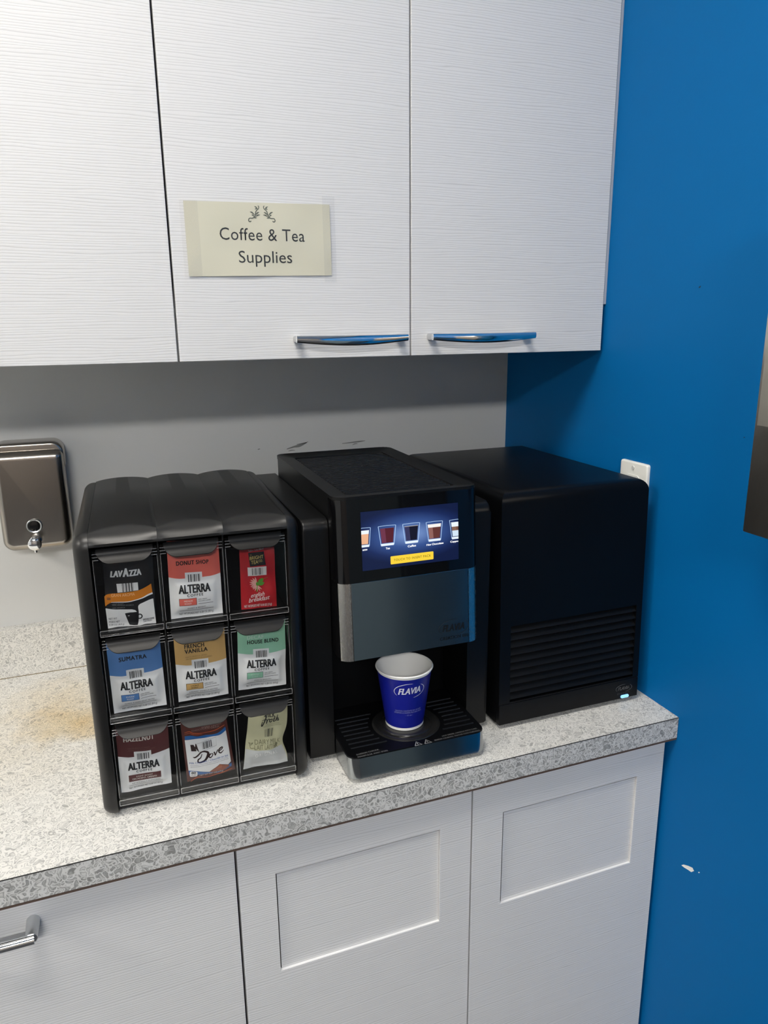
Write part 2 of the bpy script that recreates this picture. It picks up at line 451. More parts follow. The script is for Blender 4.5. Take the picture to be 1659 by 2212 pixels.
# added out-of-view dark block along the blue wall for steel and gloss to reflect
DR = plain('reflection_block_dark', (.085, .125, .150), .5)
sb_ = thing('added_reflection_block', 'added unseen dark block behind the camera for the steel and gloss to reflect', 'added_reflection_block', (-.25, -2.72, 0))
bm = bmesh.new(); box(bm, .05, .249, -1.32, 1.32, .08, 1.30, bev=.004, seg=1); finish(bm, 'carcass', DR, sb_, False)
bm = bmesh.new(); box(bm, .03, .2495, -1.34, 1.34, 1.3005, 1.33, bev=.003, seg=1); finish(bm, 'worktop', DR, sb_, False)
bm = bmesh.new(); box(bm, .08, .249, -1.28, 1.28, 0, .0795); finish(bm, 'plinth', DR, sb_, False)
for k in range(4):
    bm = bmesh.new(); box(bm, .032, .0495, -1.315+.66*k, -.665+.66*k, .10, 1.28, bev=.002, seg=1); finish(bm, 'door', DR, sb_, False)
# marks on the walls: scuffs, and a chip in the blue paint
SC = plain('scuff_grey', (.24, .245, .235), .7)
a = Art()
a.stroke([(-.537, 1.333, .5), (-.522, 1.3365, 1), (-.508, 1.3385, 1.6), (-.492, 1.3445, .5)], .0035, SC)
a.stroke([(-.515, 1.3415, .5), (-.500, 1.343, 1), (-.489, 1.3455, .4)], .002, SC)
a.stroke([(-.534, 1.328, .5), (-.527, 1.3295, 1), (-.519, 1.329, .4)], .002, SC)
a.stroke([(-.412, 1.3365, .5), (-.392, 1.3375, 1), (-.372, 1.3385, 1.3), (-.358, 1.3395, .4)], .0024, SC)
a.stroke([(-.388, 1.332, .5), (-.382, 1.334, 1), (-.376, 1.334, .4)], .002, SC)
a.stroke([(-.600, 1.336, .7), (-.597, 1.337, 1), (-.595, 1.337, .6)], .002, SC)
a.build('scuff_mark', lambda x, y, l: (x, -.0002-l, y), wall_back)
a = Art(); PL = plain('bare_plaster', (.80, .79, .76), .8)
a.poly([(-.6753, .6385), (-.6803, .6440), (-.6913, .6498), (-.7010, .6534), (-.7051, .6499), (-.6991, .6428), (-.6923, .6418), (-.6824, .6392)], PL)
a.poly([(-.7139, .6546), (-.7163, .6573), (-.7181, .6568), (-.7158, .6538)], PL)
a.build('paint_chip', lambda y, z, l: (-.0002-l, y, z), wall_right)
NH = plain('nail_hole', (.005, .02, .05), .8)
a = Art(); a.stroke([(-.5885, 1.6425, .5), (-.5904, 1.6434, 1), (-.5922, 1.6450, .5)], .0022, NH); a.stroke([(-.7080, 1.4215, .6), (-.7100, 1.4220, .6)], .0018, NH, smooth=0)
a.build('scuff_mark', lambda y, z, l: (-.0002-l, y, z), wall_right)

# ceiling light panels (they light the room)
LIT = MATS.setdefault('lit_diffuser', emit('lit_diffuser', '#fff6e6', 1.0))
for i, (x, y, lx, ly, wt) in enumerate(PANELS):
    t = thing('ceiling_light', ('square flat light panel in the ceiling in front of the white cabinets', 'long flat light panel in the ceiling at the far side of the room', 'square flat light panel in the ceiling near the white left wall')[i], 'light', (x, y, CEIL-.03))
    bm = bmesh.new()
    holed(bm, rrect(-lx/2-.03, lx/2+.03, -ly/2-.03, ly/2+.03, 0), rrect(-lx/2, lx/2, -ly/2, ly/2, 0), 2, 0, .0299)
    finish(bm, 'frame', plain('light_frame', (.75, .75, .75), .5), t, False)
    mm = emit('lit_diffuser_%s' % ('near', 'far', 'left')[i], '#fff9f0' if i != 1 else '#fffcf8', 3.2*wt/(lx*ly*PI)*.5)
    finish(mbox(-lx/2, lx/2, -ly/2, ly/2, .012, .0298), 'diffuser', mm, t, False)

# ================================================================== WORKTOP
D = .635; TH = .0402
ct = thing('countertop', 'speckled grey and white laminate countertop running along the wall under the machines', 'countertop', (-.9, -.3175, ZC-TH))
o = ct.location
def W2(bm):      # shift a mesh modelled in room coordinates to the thing's own base
    bmesh.ops.translate(bm, verts=bm.verts[:], vec=-o); return bm
bm = bmesh.new(); box(bm, -2.6, -.0006, -D+.0012, -.0006, ZC-TH, ZC); finish(W2(bm), 'slab', CTOP, ct, False)
bm = bmesh.new(); box(bm, -2.6, -.0008, -D, -D+.0012, ZC-TH+.0006, ZC-.0004); finish(W2(bm), 'front_edge', CTOP_SHADED, ct, False)['label'] = 'front edge strip of the same speckled laminate, shade put into its colour'
bm = bmesh.new(); box(bm, -2.6, -.0008, -D-.0002, -D+.0006, ZC-.0010, ZC+.0001); finish(W2(bm), 'edge_seam', SEAM_SHADE, ct, False)['label'] = 'thin dark seam line'
bm = bmesh.new(); box(bm, -2.6, -.0008, -D+.0004, -D+.006, ZC-TH-.0035, ZC-TH); finish(W2(bm), 'edge_core', BROWN, ct, False)['label'] = 'brown raw lower edge'
bm = bmesh.new(); box(bm, -2.6, -.0006, -.0222, -.0006, ZC, ZC+.1012); 
finish(W2(bm), 'backsplash', CTOP, ct, False)
bm = bmesh.new(); box(bm, -2.6, -.0006, -.0232, -.0222, ZC, ZC+.0009); finish(W2(bm), 'caulk_line', plain('old_caulk', (.20, .15, .06), .7), ct, False)['label'] = 'yellowed joint line'

# ================================================================== CABINETS
def handle_bow(bm, xa, xb, y, z):
    """bow pull: two feet on the door and a swelling bar between them"""
    n = 28; rings = []
    for i in range(n+1):
        s = i/n; x = xa+(xb-xa)*s; bow = math.sin(PI*s)
        yc = y-.026-.006*bow; hz = .0057+.0028*bow; hy = .0048+.0004*bow; zc = z-.0030*bow
        rings.append([bm.verts.new((x, yc+hy*math.copysign(abs(math.cos(a))**.8, math.cos(a)), zc+hz*math.copysign(abs(math.sin(a))**.9, math.sin(a)))) for a in [2*PI*k/14 for k in range(14)]])
    for i in range(n):
        for k in range(14): bm.faces.new((rings[i][k], rings[i][(k+1) % 14], rings[i+1][(k+1) % 14], rings[i+1][k]))
    bm.faces.new(rings[0][::-1]); bm.faces.new(rings[-1])
    for x in (xa+.0005, xb-.0125):
        pts = rrect(z-.0062, z+.0058, -.5, -.4, 0)
        prism(bm, rrect(x, x+.012, z-.0058, z+.0058, .0045, 4), 1, y-.0275, y-.0002, 1)
YU = -.3575; ZU = 1.5393; ZT = 2.33
SEAMS = (-.7813, -.3959, -.0068)
def upper(x0, x1, doors, handles, label):
    t = thing('wall_cabinet', label, 'cabinet', ((x0+x1)/2, -.17, ZU)); lo = t.location
    def put(bm, n, m, p=t, sm=False):
        bmesh.ops.translate(bm, verts=bm.verts[:], vec=-lo); return finish(bm, n, m, p, sm)
    bm = bmesh.new(); box(bm, x0+.002, x1-.006, YU+.021, -.0006, ZU+.088, ZT); put(bm, 'carcass', CARC)
    for (a, b), h in zip(doors, handles):
        bm = bmesh.new(); box(bm, a, b, YU, YU+.0185, ZU, ZT, bev=.0007, seg=1)
        d = put(bm, 'door', LAM)
        if h:
            bm = bmesh.new(); handle_bow(bm, h[0], h[1], YU, 1.5705)
            put(bm, 'handle', [CHROME, CHROMES], d, 40)['label'] = 'chrome bow handle'
    return t
upper(-1.5668, SEAMS[0]-.0016, [(-1.5668, -1.1750), (-1.1720, SEAMS[0]-.0016)], [None, (-1.265, -1.0755)], 'white wavy grain wall cabinet at the left, above the soap dispenser and black drawer stand')
uc = upper(SEAMS[0]+.0016, SEAMS[2], [(SEAMS[0]+.0016, SEAMS[1]-.0015), (SEAMS[1]+.0015, SEAMS[2])], [(-.6017, -.4123), (-.3669, -.1678)], 'white wavy grain two door wall cabinet in the corner beside the blue wall')
# filler strip between cabinet and blue wall
bm = bmesh.new(); box(bm, -.0058, -.0005, YU+.0012, YU+.0175, 1.6236, ZT); bmesh.ops.translate(bm, verts=bm.verts[:], vec=-uc.location)
finish(bm, 'filler_strip', plain('filler_grey', (.42, .45, .50), .5), uc, False)

YB = -.615
def base(x0, x1, doors, label):
    t = thing('base_cabinet', label, 'cabinet', ((x0+x1)/2, -.3, 0)); lo = t.location
    def put(bm, n, m, p=t, sm=False):
        bmesh.ops.translate(bm, verts=bm.verts[:], vec=-lo); return finish(bm, n, m, p, sm)
    zt = ZC-TH
    bm = bmesh.new(); box(bm, x0+.001, x1-.001, YB+.021, -.0006, .10, zt-.0002)
    put(bm, 'carcass', plain('carcass_dark_gap', (.05, .05, .05), .7))
    bm = bmesh.new(); box(bm, x0+.001, x1-.001, YB+.085, YB+.10, 0, .10); put(bm, 'toe_kick', CHARD)
    for (a, b, kind) in doors:
        zd = zt-.0045
        if kind[0] == 'flap':
            fx0, fx1, fz0, fz1 = kind[1:]
            bm = bmesh.new(); holed(bm, rrect(a, b, .105, zd, 0), rrect(fx0, fx1, fz0, fz1, 0), 1, YB, YB+.0185)
            d = put(bm, 'door', LAM)
            bm = bmesh.new(); box(bm, fx0+(.0024 if fx0 < -.5 else .0042), fx1-.0006, YB+.0045, YB+.0165, fz0+.0006, fz1-.0052)  # wider top and left gaps bare the dark strips as recess shade
            put(bm, 'recessed_panel', LAM, d)['label'] = 'rectangular panel set back in the door'
            bm = bmesh.new(); box(bm, fx0+.0001, fx1-.0001, YB+.0002, YB+.0042, fz0+.0001, fz0+.0010)  # paler strip: light on the recess ledge put into colour
            put(bm, 'lit_lower_ledge', LEDGE_LIT, d)
            bm = bmesh.new(); box(bm, fx0+.0001, fx0+.0041, YB+.0060, YB+.0120, fz0+.001, fz1-.001); box(bm, fx0+.0001, fx1-.0001, YB+.0060, YB+.0120, fz1-.0050, fz1-.0001)  # dark strips: shade at the recess top and left, as colour
            put(bm, 'recess_shade', SEAM_SHADE, d)
        else:
            bm = bmesh.new(); box(bm, a, b, YB, YB+.0185, kind[1], kind[2] or zd, bev=.0007, seg=1)
            d = put(bm, kind[0], LAM)
            if len(kind) > 3:
                hx0, hx1, hz = kind[3:]
                bm = bmesh.new()
                tube(bm, [(hx0+(hx1-hx0)*k/12, YB-.035, hz) for k in range(13)], .0064, 16)
                for x in (hx0+.008, hx1-.004):
                    tube(bm, [(x, YB-.0002, hz), (x, YB-.012, hz), (x, YB-.033, hz)], [.0086, .0084, .0074], 16, 1)
                put(bm, 'handle', [CHROME, CHROMES], d, 40)['label'] = 'round chrome bar handle'
    return t
base(-1.62, -.7806-.0017, [(-1.62, -1.2030, ('door', .105, None)), (-1.2000, -.7806-.0017, ('door', .105, None, -1.1850, -1.0462, .8275))], 'white base cabinet at the left with a round bar handle')
base(-.7806+.0017, -.0075, [(-.7806+.0017, -.3961-.0014, ('flap', -.7239, -.4533, .6190, .7985)), (-.3961+.0014, -.0075, ('flap', -.3379, -.0636, .6155, .7995))], 'white base cabinet in the corner with two doors each holding a recessed panel')

# ================================================================== PAPER SIGN
sg = thing('paper_sign', 'cream paper sign reading Coffee & Tea Supplies on white cabinet door', 'sign', (-.6457, YU, 1.7197))
SW, SH, SR = .2235, .1060, math.radians(1.0)
def sgn(x, y, l):
    wav = .0005*math.sin(x*60)*math.sin(y*45+1)+.0004*math.sin(x*23+y*70)+.0006
    X = x*math.cos(SR)-y*math.sin(SR)*.4; Y = x*math.sin(SR)+y*math.cos(SR)
    return (X, -.0014-wav-l*.35, Y)
bm = bmesh.new(); g = {}
for i in range(41):
    for j in range(21): g[i, j] = bm.verts.new(sgn(-SW/2+SW*i/40, -SH/2+SH*j/20, 0))
for i in range(40):
    for j in range(20): bm.faces.new((g[i, j], g[i+1, j], g[i+1, j+1], g[i, j+1]))
bm.normal_update(); bmesh.ops.solidify(bm, geom=bm.faces[:], thickness=.0004)
finish(bm, 'paper', plain('cream_paper', '#d0cdb9', .5), sg, 60)
INK = ink('#2b2e30', .6)
# artwork measured on the sheet: 1391 wide, 690 high, origin top left
def sA(p): return ((p[0]-765)/1370*SW, -(p[1]-550)/690*SH)
a = Art()
a.text('Coffee & Tea', 385, 552, 1190, 566, 112, INK, bold=0, up=-1, spacing=1.05)
a.text('Supplies', 548, 768, 1058, 772, 112, INK, bold=0, up=-1)
for sx in (1, -1):
    def q(P): return [((785-sx*(785-x)), y)+tuple(w) for x, y, *w in P]
    OR = ink('#5d6259', .6)
    a.stroke(q([(752, 236, .5), (762, 240, .9), (758, 262, .9), (735, 285, 1), (722, 330, 1), (700, 350, 1.1), (670, 352, 1), (660, 372, 1), (672, 383, 1.3), (686, 376, .8)]), 9, OR)
    for P in ([(724, 268, .2), (738, 262, 1.2), (752, 262, .3)], [(720, 240, .2), (736, 248, 1.2), (748, 262, .4)], [(764, 296, .2), (748, 300, 1.3), (728, 322, .4)], [(772, 318, .2), (750, 322, 1.3), (726, 336, .4)], [(676, 292, .2), (696, 298, 1.3), (720, 322, .4)], [(690, 322, .2), (702, 322, 1.2), (716, 338, .4)], [(740, 348, .2), (724, 346, 1.2), (706, 346, .4)]):
        a.stroke(q(P), 10, OR)
a.build('lettering', sgn, sg, pre=sA, step=(.01, .01))
TAPE = mat_clear('clear_tape', .985, .02, .04)
for (x0, x1, y0, y1) in ((-SW/2-.006, -SW/2+.020, -SH/2-.001, SH/2+.001), (SW/2-.012, SW/2+.008, -SH/2-.010, SH/2+.012)):
    bm = bmesh.new(); g = {}
    for i in range(5):
        for j in range(13): g[i, j] = bm.verts.new(sgn(x0+(x1-x0)*i/4, y0+(y1-y0)*j/12, .0005))
    for i in range(4):
        for j in range(12): bm.faces.new((g[i, j], g[i+1, j], g[i+1, j+1], g[i, j+1]))
    finish(bm, 'tape_strip', TAPE, sg, 60)['label'] = 'clear adhesive tape'

# ================================================================== PACK DISPENSER (nine drawers)
DX, DY, DT = -.9313, -.5529, -.0277
dp = thing('drawer_dispenser', 'charcoal plastic dispenser stand with nine clear drawers of drink pouches', 'dispenser', (DX, DY, ZC), DT)
COLS = (.0003, .0852, .1714, .2584); ROWS = (.0150, .1447, .2741, .4006)
for side, (ua, ub) in (('l', (-.0205, -.0006)), ('r', (.2590, .2770))):
    bm = bmesh.new(); ui, uo = (ub, ua) if side == 'l' else (ua, ub); sg_ = 1 if uo > ui else -1; R_ = .0165; rings = []
    for k in range(-1, 9):
        a_ = .5*PI*max(k, 0)/8; d_ = R_*(1-math.cos(a_)) if k >= 0 else 0
        u_ = ui if k < 0 else uo-sg_*R_*(1-math.sin(a_))
        q_ = [max(r_-d_, .002) for r_ in (.022, .020, .022, .020)]
        rings.append([bm.verts.new((u_, v_, w_)) for v_, w_ in rrect(-.0105+d_, .362-d_, .0008+d_*.7, .4196-d_, q_, 6)])
    for A_, B_ in zip(rings, rings[1:]):
        for k in range(len(A_)): bm.faces.new((A_[k], A_[(k+1) % len(A_)], B_[(k+1) % len(A_)], B_[k]))
    bm.faces.new(rings[0]); bm.faces.new(rings[-1])
    finish(bm, 'side_panel', CHAR, dp, 50)
bm = bmesh.new(); box(bm, -.0004, .2588, .345, .36, .004, .412); finish(bm, 'back_panel', CHARD, dp, False)
bm = bmesh.new(); box(bm, -.0004, .2588, .010, .344, .002, .0145); finish(bm, 'base_plinth', CHARD, dp, False)
bm = bmesh.new()
for u in COLS[1:3]: box(bm, u-.0008, u+.0008, .006, .344, .015, .402)
for w in ROWS[1:3]: box(bm, .0002, .2582, .006, .344, w-.0008, w+.0008)
finish(bm, 'divider_frame', CHARD, dp, False)
for (ua, ub) in ((-.0002, .0852), (.0854, .1713), (.1715, .2586)):
    bm = bmesh.new(); nu = 20; g = {}; np_ = 0
    for i in range(nu+1):
        s = i/nu; h1 = (1-(2*s-1)**2)**.85; h = .0050*h1
        prof = [(.361, .398), (.3615, .408), (.358, .4155+h*.6), (.348, .4195+h), (.20, .4200+h)]
        cv, cw = .0005+.0175*h1, .4192+h                       # crest of the hood; the nose falls from it to the drawer opening
        kv, kw = -.0078+.0052*h1, .4162+.0030*h1
        for k in range(7):
            t = k/6; prof.append(((1-t)**2*cv+2*t*(1-t)*kv+t*t*-.0112, (1-t)**2*cw+2*t*(1-t)*kw+t*t*.4068))
        prof += [(-.0112, .4032), (-.0050, .4025), (.02, .4025)]
        for j, (v, w) in enumerate(prof): g[i, j] = bm.verts.new((ua+(ub-ua)*s, v, w))
    for i in range(nu):
        for j in range(len(prof)-1): bm.faces.new((g[i, j], g[i+1, j], g[i+1, j+1], g[i, j+1]))
    for i in (0, nu):
        bm.faces.new([g[i, j] for j in range(len(prof))])
    finish(bm, 'top_lobe', CHAR, dp, 30)
def drawer_bm(wd, ht):
    """clear box, u 0..wd, floor at 0; front sheet, lip along the bottom, grip ribs in the upper corners"""
    bm = bmesh.new(); e = .0012
    box(bm, e, wd-e, -.0018, 0, .0015, ht-.004, bev=.0003, seg=1)                     # front sheet
    for x in (e, wd-e-.0016): box(bm, x, x+.0016, .0002, .20, .0015, ht-.012)            # sides
    box(bm, e+.0018, wd-e-.0018, .0002, .20, .0052, .0068)                              # floor
    # bottom lip; whitish strips carry the edge highlights in their colour
    box(bm, e+.001, wd-e-.001, -.0058, -.0020, .0022, .0100)
    for z in (.0020, .0102): box(bm, e, wd-e, -.0062, -.0055, z-.0003, z+.0003, mi=1)
    for x in (e, wd-e): box(bm, x-.0003, x+.0003, -.0062, -.0055, .0020, .0102, mi=1)
    for x in (e+.0002, wd-e-.0002): box(bm, x-.00025, x+.00025, -.0022, -.0017, .012, ht-.018, mi=1)
    for k in range(3):
        for x0 in (e, wd-e-.0075): box(bm, x0, x0+.0075, -.0026, -.0018, ht-.0085-.0042*k, ht-.0078-.0042*k, mi=1)
    return bm
def pull_bm(wd):
    bm = bmesh.new(); nu, ns = 26, 14; g = {}
    x0, x1 = .0062, wd-.0062
    for j in range(ns+1):
        s = 1-(1-j/ns)**2
        r = 0 if s < .15 else .017*(1-math.sqrt(max(0, 1-((s-.15)/.85)**2)))
        for i in range(nu+1):
            x = x0+r+(x1-x0-2*r)*i/nu
            v = -.0022-.0105*s**1.5+.0022*math.sin(PI*s)
            g[i, j] = bm.verts.new((x, v, -.0175*s))
    for i in range(nu):
        for j in range(ns): bm.faces.new((g[i, j], g[i, j+1], g[i+1, j+1], g[i+1, j]))
    bm.normal_update(); bmesh.ops.solidify(bm, geom=bm.faces[:], thickness=.0018)
    return bm
for r in (2, 1, 0):
    for c in range(3):
        wd = COLS[c+1]-COLS[c]-.0012; ht = ROWS[r+1]-ROWS[r]-.0016
        dr = finish(drawer_bm(wd, ht), 'drawer', [CLEAR, CLEARHI], dp, False)
        dr.location = (COLS[c]+.0006, 0, ROWS[r]+.0006)
        p = finish(pull_bm(wd), 'drawer_pull', CHARP, dr, 50); p.location = (0, 0, ht-.0018); p['label'] = 'charcoal lip handle'

# ------------------------------------------------------------------ pouches in the drawers
def bilin(Q, s, t):   # Q: TL, TR, BL, BR
    return tuple((1-s)*((1-t)*Q[2][k]+t*Q[0][k])+s*((1-t)*Q[3][k]+t*Q[1][k]) for k in (0, 1))
def invb(Q, p):
    s = t = .5
    for _ in range(12):
        q = bilin(Q, s, t); e = 1e-4
        a_ = bilin(Q, s+e, t); b_ = bilin(Q, s, t+e)
        J = ((a_[0]-q[0])/e, (b_[0]-q[0])/e, (a_[1]-q[1])/e, (b_[1]-q[1])/e)
        dx, dy = p[0]-q[0], p[1]-q[1]; det = J[0]*J[3]-J[1]*J[2]
        s += (J[3]*dx-J[1]*dy)/det; t += (-J[2]*dx+J[0]*dy)/det
    return s, t
def pouch(name, label, Q, film, seed, bulge=.0045, style='crimp', waist=0.0):
    """Q: corners TL,TR,BL,BR (u, w) of the visible sheet in the stand's frame"""
    mx = (Q[2][0]+Q[3][0])/2; mz = min(Q[2][1], Q[3][1])
    base = Matrix.Translation((DX, DY, ZC)) @ Matrix.Rotation(DT, 4, 'Z') @ Vector((mx, .012, mz))
    t = thing(name, label, 'pouch', base, DT, 'drink pouches in the clear drawers')
    rd = random.Random(seed); ph = [rd.uniform(0, 6.28) for _ in range(8)]; am = [rd.uniform(.6, 1.2) for _ in range(8)]
    def surf(s, tt, l):
        u, w = bilin(Q, s, tt)
        if waist: u -= waist*max(0, s-.35)*math.exp(-((tt-.42)/.2)**2)
        ss = max(0, min(1, s)); t1 = max(0, min(1, (tt-.05)/1.02))
        h = bulge*math.tanh(1.9*max(0, math.sin(PI*ss)))*math.tanh(2.4*max(0, math.sin(PI*t1)))
        # fuller low down, with a folded tray shape as in a packed pouch
        h *= .70+.45*math.exp(-((tt-.25)/.22)**2)
        if style == 'crimp':
            c = max(0, min(1, min((s-.09)/.07, (.91-s)/.07, (tt-.075)/.06, (.54-tt)/.07)))
            h += .0017*c
        h += .00065*(am[0]*math.sin(9*s+5*tt+ph[0])+am[1]*math.sin(4*s-11*tt+ph[1])+.6*am[2]*math.sin(17*s+9*tt+ph[2])+.5*am[3]*math.sin(13*tt+ph[3]-6*s))
        return (u-mx, -h-l, w-mz)
    bm = bmesh.new(); n, m = 40, 60; T1 = 1.13; g = {}; gb = {}
    for i in range(n+1):
        for j in range(m+1):
            P = surf(i/n, T1*j/m, 0); g[i, j] = bm.verts.new(P)
            edge = i in (0, n) or j in (0, m)
            gb[i, j] = bm.verts.new((P[0], max(.0006-P[1]*.6, P[1]+.0008), P[2])) if not edge else bm.verts.new((P[0], P[1]+.0004, P[2]))
    for i in range(n):
        for j in range(m):
            bm.faces.new((g[i, j], g[i+1, j], g[i+1, j+1], g[i, j+1])); bm.faces.new((gb[i, j], gb[i, j+1], gb[i+1, j+1], gb[i+1, j]))
    for i in range(n):
        for j in (0, m): bm.faces.new((g[i, j], g[i+1, j], gb[i+1, j], gb[i, j]))
    for j in range(m):
        for i in (0, n): bm.faces.new((g[i, j], g[i, j+1], gb[i, j+1], gb[i, j]))
    finish(bm, 'film', film, t, 60)
    return t, surf
def film(h, rough=.32): return plain('film_'+h.lstrip('#'), h, rough, bump=.22, bscale=70)
K = ink('#15171a')
PQ = dict(
    black=[(.0141, .3818), (.0777, .3803), (.0113, .2814), (.0740, .2805)], coral=[(.0967, .3826), (.1659, .3791), (.0944, .2823), (.1656, .2817)],
    red=[(.1945, .3782), (.2434, .3758), (.1918, .2830), (.2432, .2812)], blue=[(.0064, .2484), (.0768, .2488), (.0070, .1529), (.0781, .1540)],
    tan=[(.0951, .2500), (.1659, .2472), (.0946, .1543), (.1655, .1547)], green=[(.1843, .2532), (.2538, .2478), (.1803, .1570), (.2512, .1548)],
    hazel=[(.0058, .1226), (.0767, .1183), (.0047, .0268), (.0749, .0275)], dove=[(.0941, .1204), (.1600, .1144), (.0970, .0238), (.1677, .0272)],
    milk=[(.1929, .1161), (.2515, .1187), (.1795, .0258), (.2480, .0240)])
STEP = (1/40, 1.13/60)

def coffee_pouch(key, label, band, title, titlemat, box_txt, tag_txt, seed, wide=False, faint=None, faint_txt=None, box_ink='#e8e4dc'):
    t, surf = pouch('coffee_pouch', label, PQ[key], film('#e2e4e3'), seed)
    a = Art(); bmx = film(band)
    a.poly([(0, .585), (.10, .572), (.20, .562), (.31, .560), (.31, .643), (.64, .638), (.64, .560), (.80, .568), (.92, .585), (1, .598), (1, 1.13), (.5, 1.13), (0, 1.13)], bmx, 1)
    for (txt, x0, x1, y, cp, mt) in title: a.text(txt, x0, y, x1, y, cp, mt, bold=.042, layer=3, spacing=1.12)
    a.bars(.365, .505, .595, .612, ink('#4a4c4d'), n=9, seed=seed)
    a.text('ALTERRA', .17, .354, .785, .352, .115, K, bold=.045, layer=3)
    a.text('COFFEE', .325, .300, .635, .300, .036, K, bold=.03, layer=3, spacing=1.3)
    if wide:
        a.rect(.17, .155, .80, .268, bmx, 2)
        a.text(box_txt, .32, .222, .64, .222, .024, ink(box_ink), bold=.01, layer=4); a.text('DECADENT, CREAMY', .24, .183, .72, .183, .024, ink(box_ink), bold=.01, layer=4)
    else:
        a.rect(.168, .166, .502, .276, K, 2); a.rect(.175, .171, .495, .271, bmx, 3)
        w1, w2 = box_txt.split()
        a.text(w1, .26, .226, .42, .226, .024, ink(box_ink), bold=.01, layer=4); a.text(w2, .27, .186, .40, .186, .024, ink(box_ink), bold=.01, layer=4)
        a.text('100% FRESH', .53, .240, .70, .240, .016, K, bold=.012); a.text('GROUND COFFEE', .53, .212, .77, .212, .016, K, bold=.012)
        a.stroke([(.53, .178), (.65, .178), (.82, .178)], .006, K, smooth=0)
    a.text(tag_txt, .22 if len(tag_txt) > 16 else .32, .112, .78 if len(tag_txt) > 16 else .67, .112, .022, ink('#55585a'), bold=.004)
    a.stroke([(.17, .090), (.5, .090), (.82, .090)], .005, ink('#55585a'), smooth=0)
    a.text('NET WT/POIDS NET 0.28 OZ (8.0 g)', .16, .035, .82, .035, .026, ink('#3a3c3d'), bold=.006)
    if faint_txt:
        for i, x in enumerate(faint_txt): a.text(x, .2, .690-.034*i, .62+.1*i, .690-.034*i, .018, ink(faint), layer=3)
    a.build('front_print', surf, t, step=STEP, pre=lambda p: (p[0], min(1.13, p[1]+.03*min(1, max(0, p[1]/.1)))))
    return t
WI = ink('#d9d5cc')
coffee_pouch('coral', 'white and coral coffee pouch reading Donut Shop, top middle drawer', '#d9675a', [('DONUT SHOP', .154, .78, .757, .058, K)], K, 'MEDIUM ROAST', 'SWEET & BRIGHT', 11)
coffee_pouch('blue', 'white and blue coffee pouch reading Sumatra, middle row left drawer', '#5380b8', [('SUMATRA', .20, .72, .790, .062, K)], K, 'DARK ROAST', 'FLORAL & DRIED FRUIT NOTES', 12)
coffee_pouch('tan', 'white and tan coffee pouch reading French Vanilla, middle row centre drawer', '#c8a366', [('FRENCH', .19, .58, .838, .062, K), ('VANILLA', .19, .64, .760, .062, K)], K, 'LIGHT ROAST', 'CREAMY VANILLA NOTES', 13, faint='#7a643f', faint_txt=('NATURALLY AND', 'ARTIFICIALLY FLAVORED'), box_ink='#2a2118')
coffee_pouch('green', 'white and mint green coffee pouch reading Decaf House Blend, middle row right drawer', '#8fc4a6', [('DECAF', .19, .53, .815, .058, ink('#b9d3c4')), ('HOUSE BLEND', .19, .85, .735, .060, K)], K, 'DARK ROAST', 'FRESH & SMOOTH', 14, box_ink='#c9e0d2')
coffee_pouch('hazel', 'white and dark brown coffee pouch reading Hazelnut, bottom left drawer', '#54292a', [('HAZELNUT', .13, .72, .815, .070, WI)], WI, 'LIGHT ROAST', 'ARTIFICIALLY FLAVORED', 15, wide=True, faint='#6b4a46', faint_txt=('NATURALLY AND', 'ARTIFICIALLY FLAVORED'))

# black pouch with orange band
Z1 = [(312, 452), (1400, 362), (435, 1985), (1480, 1860)]
t, surf = pouch('coffee_pouch', 'black coffee pouch with an orange band and coffee cup picture, top left drawer', PQ['black'], film('#101114', .3), 21, style='plain', bulge=.0035)
a = Art(); OG = film('#c8781c', .25); WF = film('#e0e1df'); BI = film('#101114', .3)
a.text('LAV', 478, 857, 752, 838, 128, WF, bold=.055, shear=.12, up=-1); a.text('A', 748, 842, 882, 832, 168, WF, bold=.055, up=-1); a.text('ZZA', 880, 832, 1158, 800, 122, WF, bold=.055, shear=-.12, up=-1)
a.poly([(612, 998), (1075, 962), (1090, 1128), (638, 1186)], WF, 2)
a.bars(0, 0, 1, 1, ink('#3a3b3c'), n=8, seed=3); 
# bars are moved into place by hand: rebuild them in the label's own corners
bars = []
while a.items and a.mats[a.items[-1][2]].name == 'ink_3a3b3c': bars.append(a.items.pop())
for (v, fc, mi, l) in bars:
    a.items.append(([bilin([(728, 985), (965, 968), (743, 1170), (983, 1140)], p[0], 1-p[1]) for p in v], fc, mi, 3))
a.poly(spline([(355, 1282), (430, 1230), (650, 1196), (900, 1165), (1100, 1130), (1280, 1050), (1368, 995)], 4)+spline([(1400, 1205), (1250, 1262), (1050, 1330), (820, 1380), (620, 1390), (500, 1405), (430, 1445), (378, 1495)], 4), OG, 2)
a.stroke([(500, 1398, .4), (700, 1388, .9), (900, 1370, 1), (1150, 1305, 1.2), (1300, 1240, 2), (1402, 1205, 2.2)], 16, WF, 3)
a.poly([(382, 1535), (600, 1552), (800, 1548), (950, 1543), (1025, 1562), (1052, 1598), (1098, 1598), (1083, 1500), (1090, 1460), (1125, 1425), (1220, 1385), (1320, 1345), (1416, 1325), (1482, 1862), (1250, 1880), (1100, 1930), (900, 1940), (650, 1945), (438, 1988)], WF, 2)
a.poly(spline([(798, 1640), (900, 1615), (1000, 1605), (1096, 1595)], 4)+spline([(1100, 1660), (1098, 1780), (1090, 1860), (1075, 1905)], 4)+[(1000, 1912), (900, 1905), (878, 1860), (845, 1770), (815, 1690)], BI, 3)
a.ring(1118, 1702, 52, 50, 26, BI, -150, 170)
a.poly([(860, 1688), (900, 1680), (898, 1696), (866, 1702)], WF, 4)
